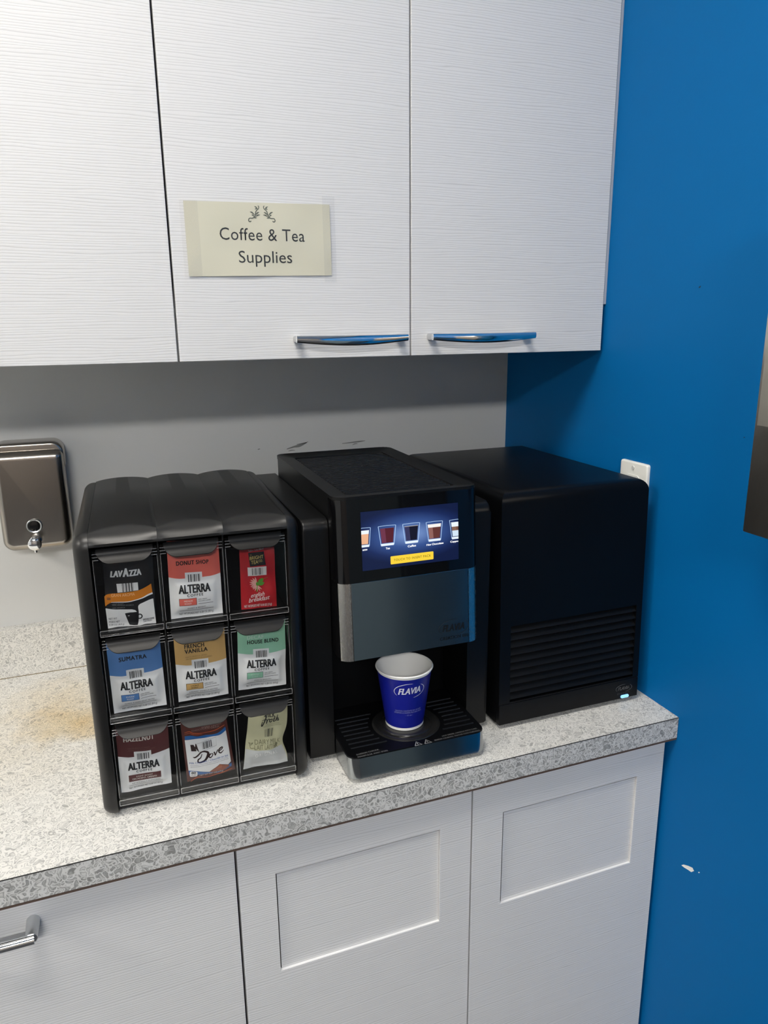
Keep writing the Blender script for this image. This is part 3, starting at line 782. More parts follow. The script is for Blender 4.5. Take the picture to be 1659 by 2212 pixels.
a.text('GRAN AROMA', 500, 1285, 1010, 1240, 62, ink('#e8b070'), bold=.0, up=-1)
for (x0, x1, y) in ((410, 490, 1312), (410, 490, 1340)): a.rect(x0, y-7, x1, y+7, BI, 3)
for (tx, x0, x1, y, cp) in (('LIGHT ROAST', 520, 770, 1450, 26), ('100% PREMIUM ARABICA', 530, 990, 1475, 24), ('100% ARABICA', 530, 800, 1535, 24)): a.text(tx, x0, y, x1, y-20, cp, ink('#8a8b8c'), bold=.01, up=-1)
for (tx, x0, x1, y, cp) in (('NET WT', 450, 630, 1790, 44), ('POIDS NET', 460, 690, 1862, 44), ('0.28 OZ (8.0 g)', 460, 785, 1920, 32)): a.text(tx, x0, y, x1, y-15, cp, ink('#44474a'), bold=.012, up=-1)
for (tx, x0, x1, y, cp) in (('GROUND COFFEE', 1190, 1440, 1805, 40), ('CAFE MOULU', 1200, 1390, 1845, 30)): a.text(tx, x0, y, x1, y-35, cp, ink('#33363a'), bold=.02, up=-1)
a.build('front_print', surf, t, step=STEP, pre=lambda p: invb(Z1, p))

# red tea sachet
Z3 = [(215, 230), (650, 205), (240, 1010), (687, 985)]
t, surf = pouch('tea_sachet', 'narrow red tea sachet reading english breakfast, top right drawer', PQ['red'], film('#a81820', .35), 31, style='plain', bulge=.002)
a = Art(); YI = ink('#c9b465'); WT = ink('#dcd6d2')
a.text('Yellow Label Blend', 322, 298, 515, 268, 20, WT, bold=.01, up=-1)
a.poly([(322, 310), (520, 292), (543, 455), (345, 475)], ink('#0d0b0b'), 2)
a.text('THE', 345, 342, 365, 340, 10, YI, up=-1); a.text('BRIGHT', 342, 396, 512, 372, 40, YI, bold=.0, up=-1); a.text('TEA', 358, 447, 448, 437, 42, YI, bold=.0, up=-1); a.text('CO.', 452, 420, 502, 414, 28, YI, up=-1)
a.poly([(315, 488), (550, 472), (553, 580), (320, 592)], ink('#c9c8c4'), 2)
for (v, fc, mi, l) in Art().bars(0, 0, 1, 1, K, n=11, seed=5).items:
    a.items.append(([bilin([(368, 495), (502, 488), (372, 580), (505, 574)], p[0], 1-p[1]) for p in v], fc, a.mi(ink('#2e2e2e')), 3))
PK = ink('#d29a92'); GR = ink('#4f8a2c')
for k in range(7):
    an = math.radians(105+22*k); a.stroke([(430, 680, .3), (430+55*math.cos(an), 680-48*math.sin(an), 1.4), (430+92*math.cos(an), 680-80*math.sin(an), .2)], 12, PK, 3)
for k in range(6):
    an = math.radians(195+26*k); a.stroke([(435, 705, .3), (435+38*math.cos(an), 715-36*math.sin(an), 1.3), (435+72*math.cos(an), 715-70*math.sin(an), .2)], 11, PK, 3)
for P in ([(440, 690), (455, 640), (500, 618), (512, 650), (480, 680)], [(440, 700), (470, 672), (525, 672), (500, 705), (460, 708)], [(430, 715), (418, 680), (440, 665), (452, 695)]): a.poly(spline(P+[P[0]], 6)[:-1], GR, 4)
a.stroke([(432, 790, 1), (434, 740, 1), (445, 700, .6), (500, 640, .5), (570, 608, .3)], 9, GR, 4)
a.text('english', 358, 862, 525, 832, 50, WT, bold=.008, shear=.25, up=-1); a.text('breakfast', 330, 922, 592, 882, 54, WT, bold=.008, shear=.25, up=-1)
a.text('NET WT/POIDS NET 0.10 OZ (2.8 g)', 275, 985, 622, 965, 30, WT, bold=.02, up=-1)
a.build('front_print', surf, t, step=STEP, pre=lambda p: invb(Z3, p))

# chocolate drink pouch
Z8 = [(190, 600), (1200, 560), (350, 1890), (1390, 1640)]
t, surf = pouch('chocolate_pouch', 'brown and white milk chocolate drink pouch with blue stripe, bottom middle drawer', PQ['dove'], film('#4f261f', .3), 41, style='plain', bulge=.0045)
a = Art(); DB = ink('#2a1715', .35); BL = film('#215f9e'); W8 = film('#dfe1e1'); CH = film('#8a4630'); OR8 = film('#b4552c')
a.poly(spline([(285, 955), (480, 925), (640, 900), (800, 880), (1000, 850), (1180, 775)], 4)+[(1220, 1000), (1290, 1440), (1230, 1510), (1040, 1475), (900, 1590), (820, 1660), (600, 1640), (370, 1635)], W8, 2)
a.poly(spline([(282, 872), (420, 852), (560, 866), (720, 850), (860, 845), (1020, 800), (1165, 705)], 4)+spline([(1185, 775), (1060, 850), (900, 885), (760, 905), (600, 910), (440, 925), (288, 950)], 4), BL, 3)
a.stroke([(280, 800, .6), (380, 770, 1), (470, 800, 1), (720, 800, .6), (960, 740, 1), (1150, 660, .6)], 16, OR8, 3); a.stroke([(282, 830, .6), (380, 805, 1), (470, 830, 1), (660, 830, .4)], 10, OR8, 3)
a.text('WARM, CREAMY', 640, 720, 1080, 640, 34, ink('#8a7770'), bold=.0, up=-1); a.text('CHOCOLATE DRINK', 430, 770, 1040, 690, 32, ink('#8a7770'), up=-1)
a.poly([(370, 1635), (600, 1640), (820, 1665), (1000, 1690), (1180, 1610), (1310, 1550), (1300, 1470), (1240, 1512), (1180, 1620), (900, 1690), (560, 1740), (390, 1740)], BL, 3)
a.poly([(1038, 1470), (1120, 1500), (1230, 1515), (1270, 1545), (1130, 1625), (960, 1650), (815, 1665), (900, 1600)], CH, 4)
a.poly([(1038, 1480), (1100, 1510), (1080, 1560), (960, 1590)], film('#a05638'), 5)
a.stroke([(420, 1880, .6), (560, 1800, 1), (760, 1790, .6), (1050, 1700, 1), (1330, 1610, .6)], 16, OR8, 4)
a.rect(398, 1648, 562, 1775, W8, 5, r=30); a.text('80', 430, 1712, 530, 1705, 52, K, bold=.05, layer=6, up=-1); a.text('CALORIES', 425, 1750, 540, 1745, 22, K, layer=6, up=-1, bold=.02)
a.text('NET WT 0.67 OZ (19 g)', 610, 1770, 1120, 1650, 34, ink('#c9b7a8'), up=-1, layer=5)
a.poly([(400, 1045), (470, 1045), (500, 1095), (540, 1190), (425, 1190)], DB, 3); a.poly([(510, 1020), (530, 1030), (600, 1225), (500, 1120)], DB, 3)
a.stroke([(540, 1030), (960, 905), (968, 1090), (600, 1215)], 5, ink('#6a6c6e'), smooth=0)
for (v, fc, mi, l) in Art().bars(0, 0, 1, 1, K, n=9, seed=8).items:
    a.items.append(([bilin([(655, 1005), (855, 960), (668, 1155), (875, 1105)], p[0], 1-p[1]) for p in v], fc, a.mi(ink('#3c4044')), 3))
# brush script word
a.stroke([(460, 1320, .3), (500, 1328, .9), (560, 1290, 1), (640, 1215, .9), (720, 1200, 1.1), (785, 1225, 1.6), (775, 1295, 1.7), (720, 1380, 1.2), (620, 1428, 1.0), (572, 1418, .9), (575, 1370, .9), (625, 1330, .7), (655, 1255, .5)], 32, DB)
a.stroke([(860, 1245, .8), (825, 1262, 1.2), (808, 1300, 1.2), (825, 1325, 1), (862, 1305, .9), (890, 1262, .8), (868, 1240, .7), (900, 1262, .6)], 24, DB)
a.stroke([(905, 1235, .6), (925, 1225, 1.1), (935, 1262, 1.2), (945, 1278, .8), (975, 1225, .9), (1000, 1180, .8), (985, 1195, .5)], 24, DB)
a.stroke([(1020, 1215, .7), (1080, 1165, .8), (1105, 1125, .8), (1080, 1122, 1), (1030, 1170, 1.2), (1025, 1225, 1.2), (1070, 1240, 1), (1130, 1180, .4)], 24, DB)
a.text('Milk Chocolate / Chocolat au lait', 385, 1492, 1225, 1312, 40, film('#2a56a0'), bold=.014, up=-1)
a.text('NATURALLY FLAVORED HOT CHOCOLATE DRINK', 410, 1530, 1225, 1345, 14, ink('#44508a'), bold=.01, up=-1); a.text('BOISSON AU CHOCOLAT CHAUD', 415, 1565, 1235, 1378, 15, ink('#555a6a'), bold=.01, up=-1)
a.build('front_print', surf, t, step=STEP, pre=lambda p: invb(Z8, p))

# milk froth pouch
Z9 = [(375, 440), (1290, 230), (225, 1610), (1230, 1530)]
t, surf = pouch('milk_pouch', 'pale yellow and silver dairy milk froth pouch, bottom right drawer', PQ['milk'], film('#c0bf9c', .35), 51, style='plain', bulge=.005, waist=.012)
a = Art(); SV = film('#bcc0bf'); OL = ink('#6f6e52')
a.poly([(285, 1180), (600, 1190), (900, 1170), (1200, 1090), (1232, 1530), (225, 1610)], SV, 1)
a.text('MILK', 748, 478, 985, 465, 100, K, bold=.02, shear=-.05, up=-1)
a.stroke([(720, 455, .5), (775, 445, .9), (760, 500, 1), (705, 600, 1), (665, 655, 1.1), (652, 640, .9), (680, 560, .6)], 26, K); a.stroke([(668, 540, .5), (730, 525, .8), (775, 515, .5)], 16, K)
a.stroke([(770, 520, .7), (788, 540, 1), (775, 608, 1), (800, 545, .7), (835, 515, .9), (850, 530, .8)], 22, K)
a.stroke([(905, 515, .8), (860, 535, 1.1), (852, 578, 1.1), (885, 580, 1), (910, 540, .9), (900, 512, .7), (935, 520, .5)], 20, K)
a.stroke([(985, 450, .6), (955, 520, 1.1), (945, 570, 1), (975, 555, .6)], 22, K); a.stroke([(930, 500, .5), (985, 488, .8)], 14, K, smooth=0)
a.stroke([(1045, 405, .5), (1025, 470, 1), (990, 560, 1), (1025, 500, .7), (1055, 490, .9), (1040, 545, 1), (1075, 520, .5)], 22, K)
a.text('FOR CREAMY HOT DRINKS', 760, 650, 1080, 605, 16, OL, up=-1); a.text('MAKES YOUR DRINK A CAPPUCCINO', 700, 690, 1130, 640, 16, OL, up=-1)
for (v, fc, mi, l) in Art().bars(0, 0, 1, 1, K, n=7, seed=4).items:
    a.items.append(([bilin([(735, 740), (940, 715), (735, 900), (935, 880)], p[0], 1-p[1]) for p in v], fc, a.mi(ink('#494a42')), 3))
a.text('DAIRY MILK', 490, 1068, 1160, 1020, 100, OL, bold=-.004, up=-1); a.text('LAIT LAITIER', 480, 1178, 1080, 1130, 95, OL, bold=-.004, up=-1)
for P in ([(355, 1040), (410, 1050), (450, 1035), (400, 1085), (365, 1045)], [(380, 1085), (400, 1150), (480, 1140), (490, 1170)]): a.stroke(P, 12, OL)
a.stroke([(990, 1130, .4), (1030, 1060, 1), (1070, 1040, 1.2), (1050, 1090, .6), (1000, 1135, .4)], 30, OL)
a.text('ORIGINAL', 490, 1340, 1030, 1270, 70, ink('#e6e8e5'), bold=.02, up=-1, spacing=1.4)
a.build('front_print', surf, t, step=STEP, pre=lambda p: invb(Z9, p))

# ================================================================== COFFEE MACHINE
MX, MY, MT = -.6024, -.5798, -.011
MW, H0, H1, H2, MD, LEAN = .232, .1898, .3092, .4378, .4167, .0664
mc = thing('coffee_machine', 'black pod coffee machine with lit touch screen and brushed steel front', 'coffee machine', (MX, MY, ZC), MT)
def lean(bm):
    for v in bm.verts:
        if v.co.z > H0-.02: v.co.y += LEAN*max(0, v.co.z-H0)*max(0, 1-v.co.y/.30)
    return bm
RF = .020
# column behind the cup bay, with feet
bm = bmesh.new()
prism(bm, rrect(.003, MW-.003, .125, MD-.004, .012, 5), 2, .006, H0+.002); finish(bm, 'column', BLKM, mc, 40)
bm = bmesh.new()
for u in (.03, MW-.03):
    for v in (.0, .36): prism(bm, [(u+.012*math.cos(2*PI*k/16), v+.012*math.sin(2*PI*k/16)) for k in range(16)], 2, .0004, .0085)
finish(bm, 'foot', CHARD, mc, 40, 'stuff')
bm = bmesh.new(); prism(bm, rrect(.010, MW-.010, -.020, .124, .008, 4), 2, .0012, .0085); finish(bm, 'tray_foot', CHARD, mc, 40)
# head block
bm = bmesh.new(); A, B, fs = prism(bm, rrect(.0012, MW-.0012, .0012, MD, (RF, RF, .018, .018), 8), 2, H0, H2-.0066)
bmesh.ops.bevel(bm, geom=[e for e in bm.edges if all(abs(v.co.z-H0) < 1e-6 for v in e.verts)], offset=.002, segments=2, affect='EDGES', profile=.5)
finish(lean(bm), 'head_housing', BLK, mc, 40)
# lid with sunk vent field
bm = bmesh.new()
GU0, GU1, GV0, GV1 = .0245, .1985, .016, .363
holed(bm, rrect(.0004, MW-.0004, .0004, MD, (RF, RF, .018, .018), 8), rrect(GU0, GU1, GV0, GV1, .006, 4), 2, H2-.0064, H2-.0004)
top = [e for e in bm.edges if all(abs(v.co.z-(H2-.0004)) < 1e-6 for v in e.verts) and len(e.link_faces) == 2 and any(abs(q.normal.z) < .5 for q in e.link_faces)]
bm.normal_update()
top = [e for e in bm.edges if all(abs(v.co.z-(H2-.0004)) < 1e-6 for v in e.verts) and any(abs(q.normal.z) < .5 for q in e.link_faces)]
bmesh.ops.bevel(bm, geom=top, offset=.0030, segments=3, affect='EDGES', profile=.5, clamp_overlap=True)
finish(lean(bm), 'lid', BLK, mc, 35)
bm = bmesh.new(); box(bm, GU0-.003, GU1+.003, GV0-.002, GV1+.003, H2-.0064, H2-.0054); finish(lean(bm), 'vent_bed', CHARD, mc, False)
NS = 24; pit = (GV1-GV0-.012)/NS
sm = None
for k in range(NS):
    v = GV0+.009+pit*(k+.5)
    sh = LEAN*(H2-H0)*max(0, 1-v/.30)
    bm = None
    if sm is None:
        bm = bmesh.new(); prism(bm, [(-.0046, 0), (.0046, 0), (.0030, .0044), (-.0022, .0044)], 0, GU0+.0025, GU1-.0025)
        q = finish(bm, 'vent_slat', BLK, mc, 30); sm = q.data
    else:
        q = bpy.data.objects.new('vent_slat', sm); COL.objects.link(q); q.parent = mc
    q.location = (0, v*.985+sh+.001, H2-.0055)
# front skin: gloss bezel above, brushed plates below
def wrap(u0, u1, w0, w1, off, th=.0012, n=8, back=.03):
    """front skin strip following the rounded front corners, from arc position u0 to u1"""
    path = [(-off, back)]+[(RF+(RF+off)*math.cos(PI+.5*PI*k/n), RF+(RF+off)*math.sin(PI+.5*PI*k/n)) for k in range(n+1)]
    path += [(MW-RF+(RF+off)*math.cos(1.5*PI+.5*PI*k/n), RF+(RF+off)*math.sin(1.5*PI+.5*PI*k/n)) for k in range(n+1)]+[(MW+off, back)]
    return path
PTH = wrap(0, 1, 0, 0, .0)
def skin(i0, i1, w0, w1, name, mat, off=.0006, bev=.0006):
    bm = bmesh.new(); P = PTH[i0:i1+1]
    def inner(p):
        cx = min(max(p[0], RF), MW-RF); cy = max(RF, p[1]) if p[1] > RF else RF
        dx, dy = p[0]-cx, p[1]-cy; l = math.hypot(dx, dy) or 1
        return (p[0]-dx/l*.0014, p[1]-dy/l*.0014)
    def outer(p):
        cx = min(max(p[0], RF), MW-RF); cy = max(RF, p[1]) if p[1] > RF else RF
        dx, dy = p[0]-cx, p[1]-cy; l = math.hypot(dx, dy) or 1
        return (p[0]+dx/l*off, p[1]+dy/l*off)
    pts = [outer(p) for p in P]+[inner(p) for p in P[::-1]]
    prism(bm, pts, 2, w0, w1)
    return finish(lean(bm), name, mat, mc, 35)
n0 = 8
skin(0, len(PTH)-1, H1+.0004, H2-.0042, 'screen_bezel', BLKG)
skin(4, 1+n0, H0-.001, H1-.0003, 'corner_trim', STEELV)['label'] = 'bright steel corner strip'
skin(len(PTH)-2-n0, len(PTH)-4, H0-.001, H1-.0003, 'corner_trim', STEELV)['label'] = 'bright steel corner strip'
bm = bmesh.new(); box(bm, RF+.0008, MW-RF-.0008, -.0007, .0008, H0-.001, H1-.0003, bev=.0003, seg=1); 
fp = finish(lean(bm), 'front_panel', STEELH, mc, False)
def FR(u, w, l): return (u, LEAN*(w-H0)-.0007-l*.3, w)
a = Art(); ET = plain('etched_grey', (.010, .014, .017), .5)
logo(a, .1595, .2120, .2112, .2125, ET, .0105, .0009)
a.build('logo', FR, fp); a = Art()
a.text('CREATION 600', .1615, .1985, .2105, .1990, .0050, ET, bold=.018)
a.build('lettering', FR, fp)
# touch screen
SU0, SU1, SW0, SW1 = .0393, .1953, .3262, .4145
m, nt, b = newmat('screen_navy'); L = nt.links.new
tcn = N(nt, 'ShaderNodeTexCoord'); mpn = N(nt, 'ShaderNodeMapping')
mpn.inputs['Location'].default_value = (-.117/.100, 0, -.374/.042); mpn.inputs['Scale'].default_value = (1/.100, 0, 1/.042)
L(tcn.outputs['Object'], mpn.inputs['Vector']); ln = N(nt, 'ShaderNodeVectorMath', operation='LENGTH'); L(mpn.outputs['Vector'], ln.inputs[0])
rp = ramp(nt, [(0, lin('#8aabe6')), (.45, lin('#3d5b9c')), (.8, lin('#1a2c60')), (1, lin('#0f1c44'))]); L(ln.outputs['Value'], rp.inputs['Fac'])
b.inputs['Base Color'].default_value = (.004, .004, .006, 1); b.inputs['Roughness'].default_value = .08
L(rp.outputs['Color'], b.inputs['Emission Color']); b.inputs['Emission Strength'].default_value = .75
SCRN = m
bm = bmesh.new(); vv = [bm.verts.new(FR(u, w, .0014)) for (u, w) in ((SU0, SW0), (SU1, SW0), (SU1, SW1), (SU0, SW1))]; bm.faces.new(vv)
screen = finish(bm, 'touch_screen', SCRN, mc, False); screen['label'] = 'lit navy screen showing a row of drinks'
def E(h, s=.95): return emit('screen_'+h.lstrip('#'), h, s)
a = Art(); GL = E('#a9c6ea', 1.0); WB = E('#dfeaf8', 1.0)
def glass(cx, base_w, full_h, tw, bw, fillc, foam=None, mid=None, x0=-1, x1=9):
    """tumbler icon: outline, drink, pale foot; clipped at the screen edges"""
    def cl(P): return [(min(max(x, x0), x1), y) for x, y in P]
    y0, y1 = base_w, base_w+full_h
    def hw(y): return bw+(tw-bw)*(y-y0)/full_h
    a.poly(cl([(cx-hw(y0+.002)*.9, y0), (cx+hw(y0+.002)*.9, y0), (cx+hw(y0+.0035), y0+.0035), (cx-hw(y0+.0035), y0+.0035)]), WB, 3)
    yb, yt = y0+.0045, y1-.0035
    a.poly(cl([(cx-hw(yb)*.78, yb), (cx+hw(yb)*.78, yb), (cx+hw(yt)*.82, yt), (cx-hw(yt)*.82, yt)]), fillc[0], 3)
    a.poly(cl([(cx-hw(yb)*.78, yb), (cx-hw(yb)*.15, yb), (cx-hw(yt)*.25, yt), (cx-hw(yt)*.82, yt)]), fillc[1], 4)
    if foam: a.poly(cl([(cx-hw(yt-foam[1])*.82, yt-foam[1]), (cx+hw(yt-foam[1])*.82, yt-foam[1]), (cx+hw(yt)*.84, yt), (cx-hw(yt)*.84, yt)]), foam[0], 5)
    if mid: a.poly(cl([(cx-hw(yb)*.78, yb), (cx+hw(yb)*.78, yb), (cx+hw(yb+mid[1])*.8, yb+mid[1]), (cx-hw(yb+mid[1])*.8, yb+mid[1])]), mid[0], 5)
    for sgnx in (-1, 1):
        if x0 < cx+sgnx*tw < x1: a.stroke([(cx+sgnx*bw*.95, y0+.001), (cx+sgnx*tw, y1)], .0009, GL, 6, smooth=0)
    a.stroke(cl([(cx-tw, y1), (cx, y1+.0005), (cx+tw, y1)]), .0007, GL, 6, smooth=0)
LB = E('#ffffff', 1.1)
gb = .3600
glass(.0405, .3620, .0285, .0132, .0110, (E('#e8b08a'), E('#d9a27e')), (E('#eaf3fb'), .0055), x0=SU0)
glass(.0795, .3605, .0300, .0138, .0108, (E('#5a1f2c', .8), E('#86405a', .6)), None)
glass(.1180, .3600, .0300, .0138, .0108, (E('#181a30', .6), E('#4a4a78', .5)), (E('#c9bfb6', .8), .0007))
glass(.1555, .3590, .0300, .0135, .0105, (E('#6a3a34', .8), E('#9a6a62', .8)), (E('#f4efea'), .0050))
glass(.1945, .3585, .0300, .0138, .0108, (E('#7a5648', .8), E('#8f6a58', .8)), (E('#e8f1f8'), .0070), (E('#cfe2f2'), .0090), x1=SU1)
a.text('atte', SU0+.0010, .3570, SU0+.0085, .3572, .0028, LB, bold=.03)
a.text('Tea', .0765, .3548, .0832, .3550, .0030, LB, bold=.03); a.text('Coffee', .1115, .3542, .1248, .3544, .0030, LB, bold=.03); a.text('Hot Chocolate', .1420, .3530, .1700, .3534, .0028, LB, bold=.03); a.text('Cappu', .1815, .3535, SU1-.0006, .3537, .0028, LB, bold=.03)
a.rect(.0835, .3312, .1530, .3435, E('#f0cc3a', 1.0), 3, r=.0012); a.text('TOUCH TO INSERT PACK', .0885, .3355, .1487, .3358, .0034, E('#5a4a10', .6), bold=.0, spacing=1.15, layer=5)
a.build('screen_graphics', lambda u, w, l: FR(u, w, .0018+l*1.2), screen)
# drip tray: steel skirt, black rubber top with ribs and a cup ring
TV0, TV1, TB, TT = -.0317, .126, .0085, .0423
bm = bmesh.new(); A, B, fs = prism(bm, rrect(.0005, MW-.0005, TV0, TV1, (.017, .017, .004, .004), 8), 2, TB, TT-.0012)
[setattr(v.co, 'y', v.co.y+.0040*(v.co.z-TB)/(TT-TB)) for v in bm.verts if v.co.y < TV0+.02]
finish(bm, 'drip_tray', [STEELH], mc, 40)['label'] = 'steel drip tray skirt'
TOPM = BLKM
bm = bmesh.new(); prism(bm, rrect(.0012, MW-.0012, TV0+.0046, TV1, (.0165, .0165, .004, .004), 8), 2, TT-.0011, TT+.0006)
tr = finish(bm, 'tray_mat', TOPM, mc, 40)
CU, CV = .1195, .0405
rib = None
for (u0, u1) in ((.012, .060), (.176, .222)):
    for k in range(8):
        v = .0005+.0125*k
        bm = bmesh.new(); hw_ = .0017
        d = abs(v-CV); lim = math.sqrt(max(0, .062**2-d*d))
        ua, ub = u0, u1
        if u0 < CU: ub = min(u1+.014, CU-lim-.001) if lim > 0 else u1+.014
        else: ua = max(u0-.014, CU+lim+.001) if lim > 0 else u0-.014
        prism(bm, [(v-hw_, 0), (v+hw_, 0), (v+hw_*.5, .0016), (v-hw_*.5, .0016)], 0, ua, ub)
        q = finish(bm, 'tray_rib', BLK, tr, 30); q.location = (0, 0, TT+.0006)
RGM = plain('ring_gloss', (.012, .012, .012), .22)
bm = bmesh.new(); lathe(bm, [(.0, TT+.0007), (.0395, TT+.0007), (.0402, TT+.0022), (.0425, TT+.0026), (.0432, TT+.0012), (.0490, TT+.0014), (.0505, TT+.0026), (.0535, TT+.0024), (.0560, TT+.0007)], (CU, CV), 64)
finish(bm, 'cup_ring', RGM, mc, 50)
a = Art(); TI = ink('#a9abac')
def TP(u, v, l): return (u, v, TT+.0006+l)
a.text('BOISSON CHAUDE.', .0148, -.0215, .0520, -.0198, .0036, TI, bold=.012); a.text('MANIPULER AVEC SOIN.', .0148, -.0280, .0640, -.0272, .0036, TI, bold=.012)
a.build('lettering', TP, tr); a = Art()
a.text('HOT DRINK, HANDLE WITH CARE.', .158, -.0205, .2205, -.0190, .0033, TI, bold=.012); a.text('BEBIDA CALIENTE, TRATAR CON CUIDADO.', .1420, -.0272, .2225, -.0262, .0033, TI, bold=.012)
a.build('lettering', TP, tr)
for u in (.1075, .1240):
    a = Art()
    P = [(u, -.0290), (u+.0118, -.0288), (u+.0059, -.0188)]
    a.stroke(P+[P[0]], .0011, TI, smooth=0)
    a.stroke([(u+.0059, -.0222), (u+.0059, -.0252)], .0011, TI, smooth=0); a.stroke([(u+.0059, -.0264), (u+.0059, -.0274)], .0011, TI, smooth=0)
    a.build('warning_triangle', TP, tr)
# water tanks on both sides
for (ua, ub) in ((-.0405, -.0006), (MW+.0006, MW+.0385)):
    bm = bmesh.new()
    A, B, fs = prism(bm, rrect(.047, .435, .007, .400, (.004, .004, .016, .016), 6), 0, ua, ub)
    outer_u = ua if ua < 0 else ub
    es = [e for e in bm.edges if all(abs(v.co.x-outer_u) < 1e-6 for v in e.verts)]
    bmesh.ops.bevel(bm, geom=es, offset=.006, segments=4, affect='EDGES', profile=.5, clamp_overlap=True)
    finish(bm, 'side_tank', BLK, mc, 40)

# ================================================================== PAPER CUP
cupo = thing('paper_cup', 'blue paper cup with a white rim standing on the coffee machine tray', 'cup', Matrix.Translation((MX, MY, ZC)) @ Matrix.Rotation(MT, 4, 'Z') @ Vector((CU, CV+.006, TT+.0012)), MT)
CB = plain('cup_blue', '#101a86', .38); CWH = plain('cup_white', (.82, .82, .80), .45)
CH_, RB, RT = .1010, .0310, .0450
def cr_(z): return RB+(RT-RB)*z/CH_
bm = bmesh.new()
prof = [(0, .006), (RB-.0015, .006), (RB-.0012, .0002), (RB+.0004, .0002), (cr_(.0045), .0045), (cr_(.0047), .0047), (cr_(.03), .03), (cr_(.06), .06), (cr_(.0955), .0955), (cr_(CH_), CH_-.001), (cr_(CH_)-.0012, CH_-.001), (cr_(.05)-.0012, .05), (cr_(.008)-.0012, .009), (0, .0085)]
mi = [1, 1, 1, 1, 1, 0, 0, 0, 1, 1, 1, 1, 1]
lathe(bm, prof, n=64, mi=mi); finish(bm, 'cup_wall', [CB, CWH], cupo, 40)
bm = bmesh.new(); n = 64; g = {}
for i in range(n):
    for j in range(10):
        a0 = 2*PI*i/n; b0 = 2*PI*j/10; rr_ = cr_(CH_)+.0002+.0017*math.cos(b0)
        g[i, j] = bm.verts.new((rr_*math.cos(a0), rr_*math.sin(a0), CH_-.0008+.0017*math.sin(b0)))
for i in range(n):
    for j in range(10): bm.faces.new((g[i, j], g[(i+1) % n, j], g[(i+1) % n, (j+1) % 10], g[i, (j+1) % 10]))
finish(bm, 'rim', CWH, cupo, 60)
a = Art(); CI = ink('#d4d6e4', .4); CI2 = ink('#8f97cf', .4)
logo(a, -.0255, .0690, .0255, .0708, CI, .0108, .0010)
a_logo = a; a = Art()
a.text('CAUTION: CONTENTS MAY BE HOT', -.0230, .0370, .0205, .0372, .0024, CI2, bold=.016); a.text('ATTENTION: LE CONTENU PEUT ETRE CHAUD', -.0245, .0333, .0220, .0335, .0024, CI2, bold=.016)
a.text('- 10 oz -', -.0065, .0286, .0060, .0287, .0024, CI2, bold=.016)
AZ = math.radians(-9)
def CP(x, z, l):
    r = cr_(z)+l*.3+.00015; an = AZ+x/r
    return (r*math.sin(an), -r*math.cos(an), z)
a_logo.build('logo', CP, cupo, step=(.004, .02)); a.build('cup_print', CP, cupo, step=(.004, .02))

# ================================================================== CHILLER
KX, KY, KT = -.3158, -.5545, .0009
KW, KH, KD, KL = .2895, .4146, .4240, .0126
ch = thing('chiller_unit', 'tall black chiller box with louvred front in the corner beside the blue wall', 'chiller', (KX, KY, ZC), KT)
def klean(bm):
    for v in bm.verts: v.co.y += KL*v.co.z/KH*max(0, 1-v.co.y/KD)
    return bm
WS = .200
bm = bmesh.new(); box(bm, 0, KW, 0, KD, WS, KH)
def on(e, **k): return all(all(abs(getattr(v.co, ax)-val) < 1e-6 for ax, val in k.items()) for v in e.verts)
bmesh.ops.bevel(bm, geom=[e for e in bm.edges if on(e, z=KH)], offset=.019, segments=7, affect='EDGES', profile=.5)
finish(klean(bm), 'shell', BLKM, ch, 40)
bm = bmesh.new(); box(bm, 0, KW, .0125, KD, .008, WS); finish(klean(bm), 'lower_shell', BLKM, ch, False)
bm = bmesh.new()
for u in (.03, KW-.045):
    for v in (.05, .36): prism(bm, [(u+.012*math.cos(2*PI*k/16), v+.012*math.sin(2*PI*k/16)) for k in range(16)], 2, .0004, .0082)
finish(bm, 'foot', CHARD, ch, 40, 'stuff')
LU0, LU1, LW0, LW1 = .0205, .2775, .0475, .1860
bm = bmesh.new(); holed(bm, rrect(0, KW, .0475-.0015, WS, 0), rrect(LU0, LU1, LW0+.0005, LW1, 0), 1, 0, .012)
finish(klean(bm), 'front_panel', BLKM, ch, False)
bm = bmesh.new(); box(bm, 0, KW, -.0008, .012, .0085, .0452, bev=.0008, seg=1); finish(klean(bm), 'kick_panel', BLKM, ch, False)
sm = None
for k in range(10):
    z = LW0+.0085+.0135*k
    if sm is None:
        bm = bmesh.new(); prism(bm, [(.0004, -.0035), (.0085, .0052), (.0112, .0048), (.0030, -.0052)], 0, LU0+.0002, LU1-.0002)
        q = finish(bm, 'louvre_slat', BLK, ch, 20); sm = q.data
    else:
        q = bpy.data.objects.new('louvre_slat', sm); COL.objects.link(q); q.parent = ch
    q.location = (0, KL*z/KH, z)
kf = [q for q in ch.children if q.name.startswith('kick_panel')][0]
a = Art(); KI = ink('#77797b')
logo(a, .2405, .0262, .2755, .0262, KI, .0060, .0006)
for k in range(7): a.ring(.2455+.004*k, .0196, .0007 if k else .0015, .0007 if k else .0015, .0006, ink('#3a3c3e'), 0, 360)
a.build('lettering', lambda u, w, l: (u, -.0009-l+KL*w/KH, w), kf)
bm = bmesh.new(); prism(bm, rrect(.2520, .2690, .0100, .0156, .0024, 4), 1, -.0022, -.0006)
finish(bm, 'indicator_light', emit('indicator_blue', '#86c4ff', 1.5), ch, 40)['label'] = 'glowing pale blue indicator light'

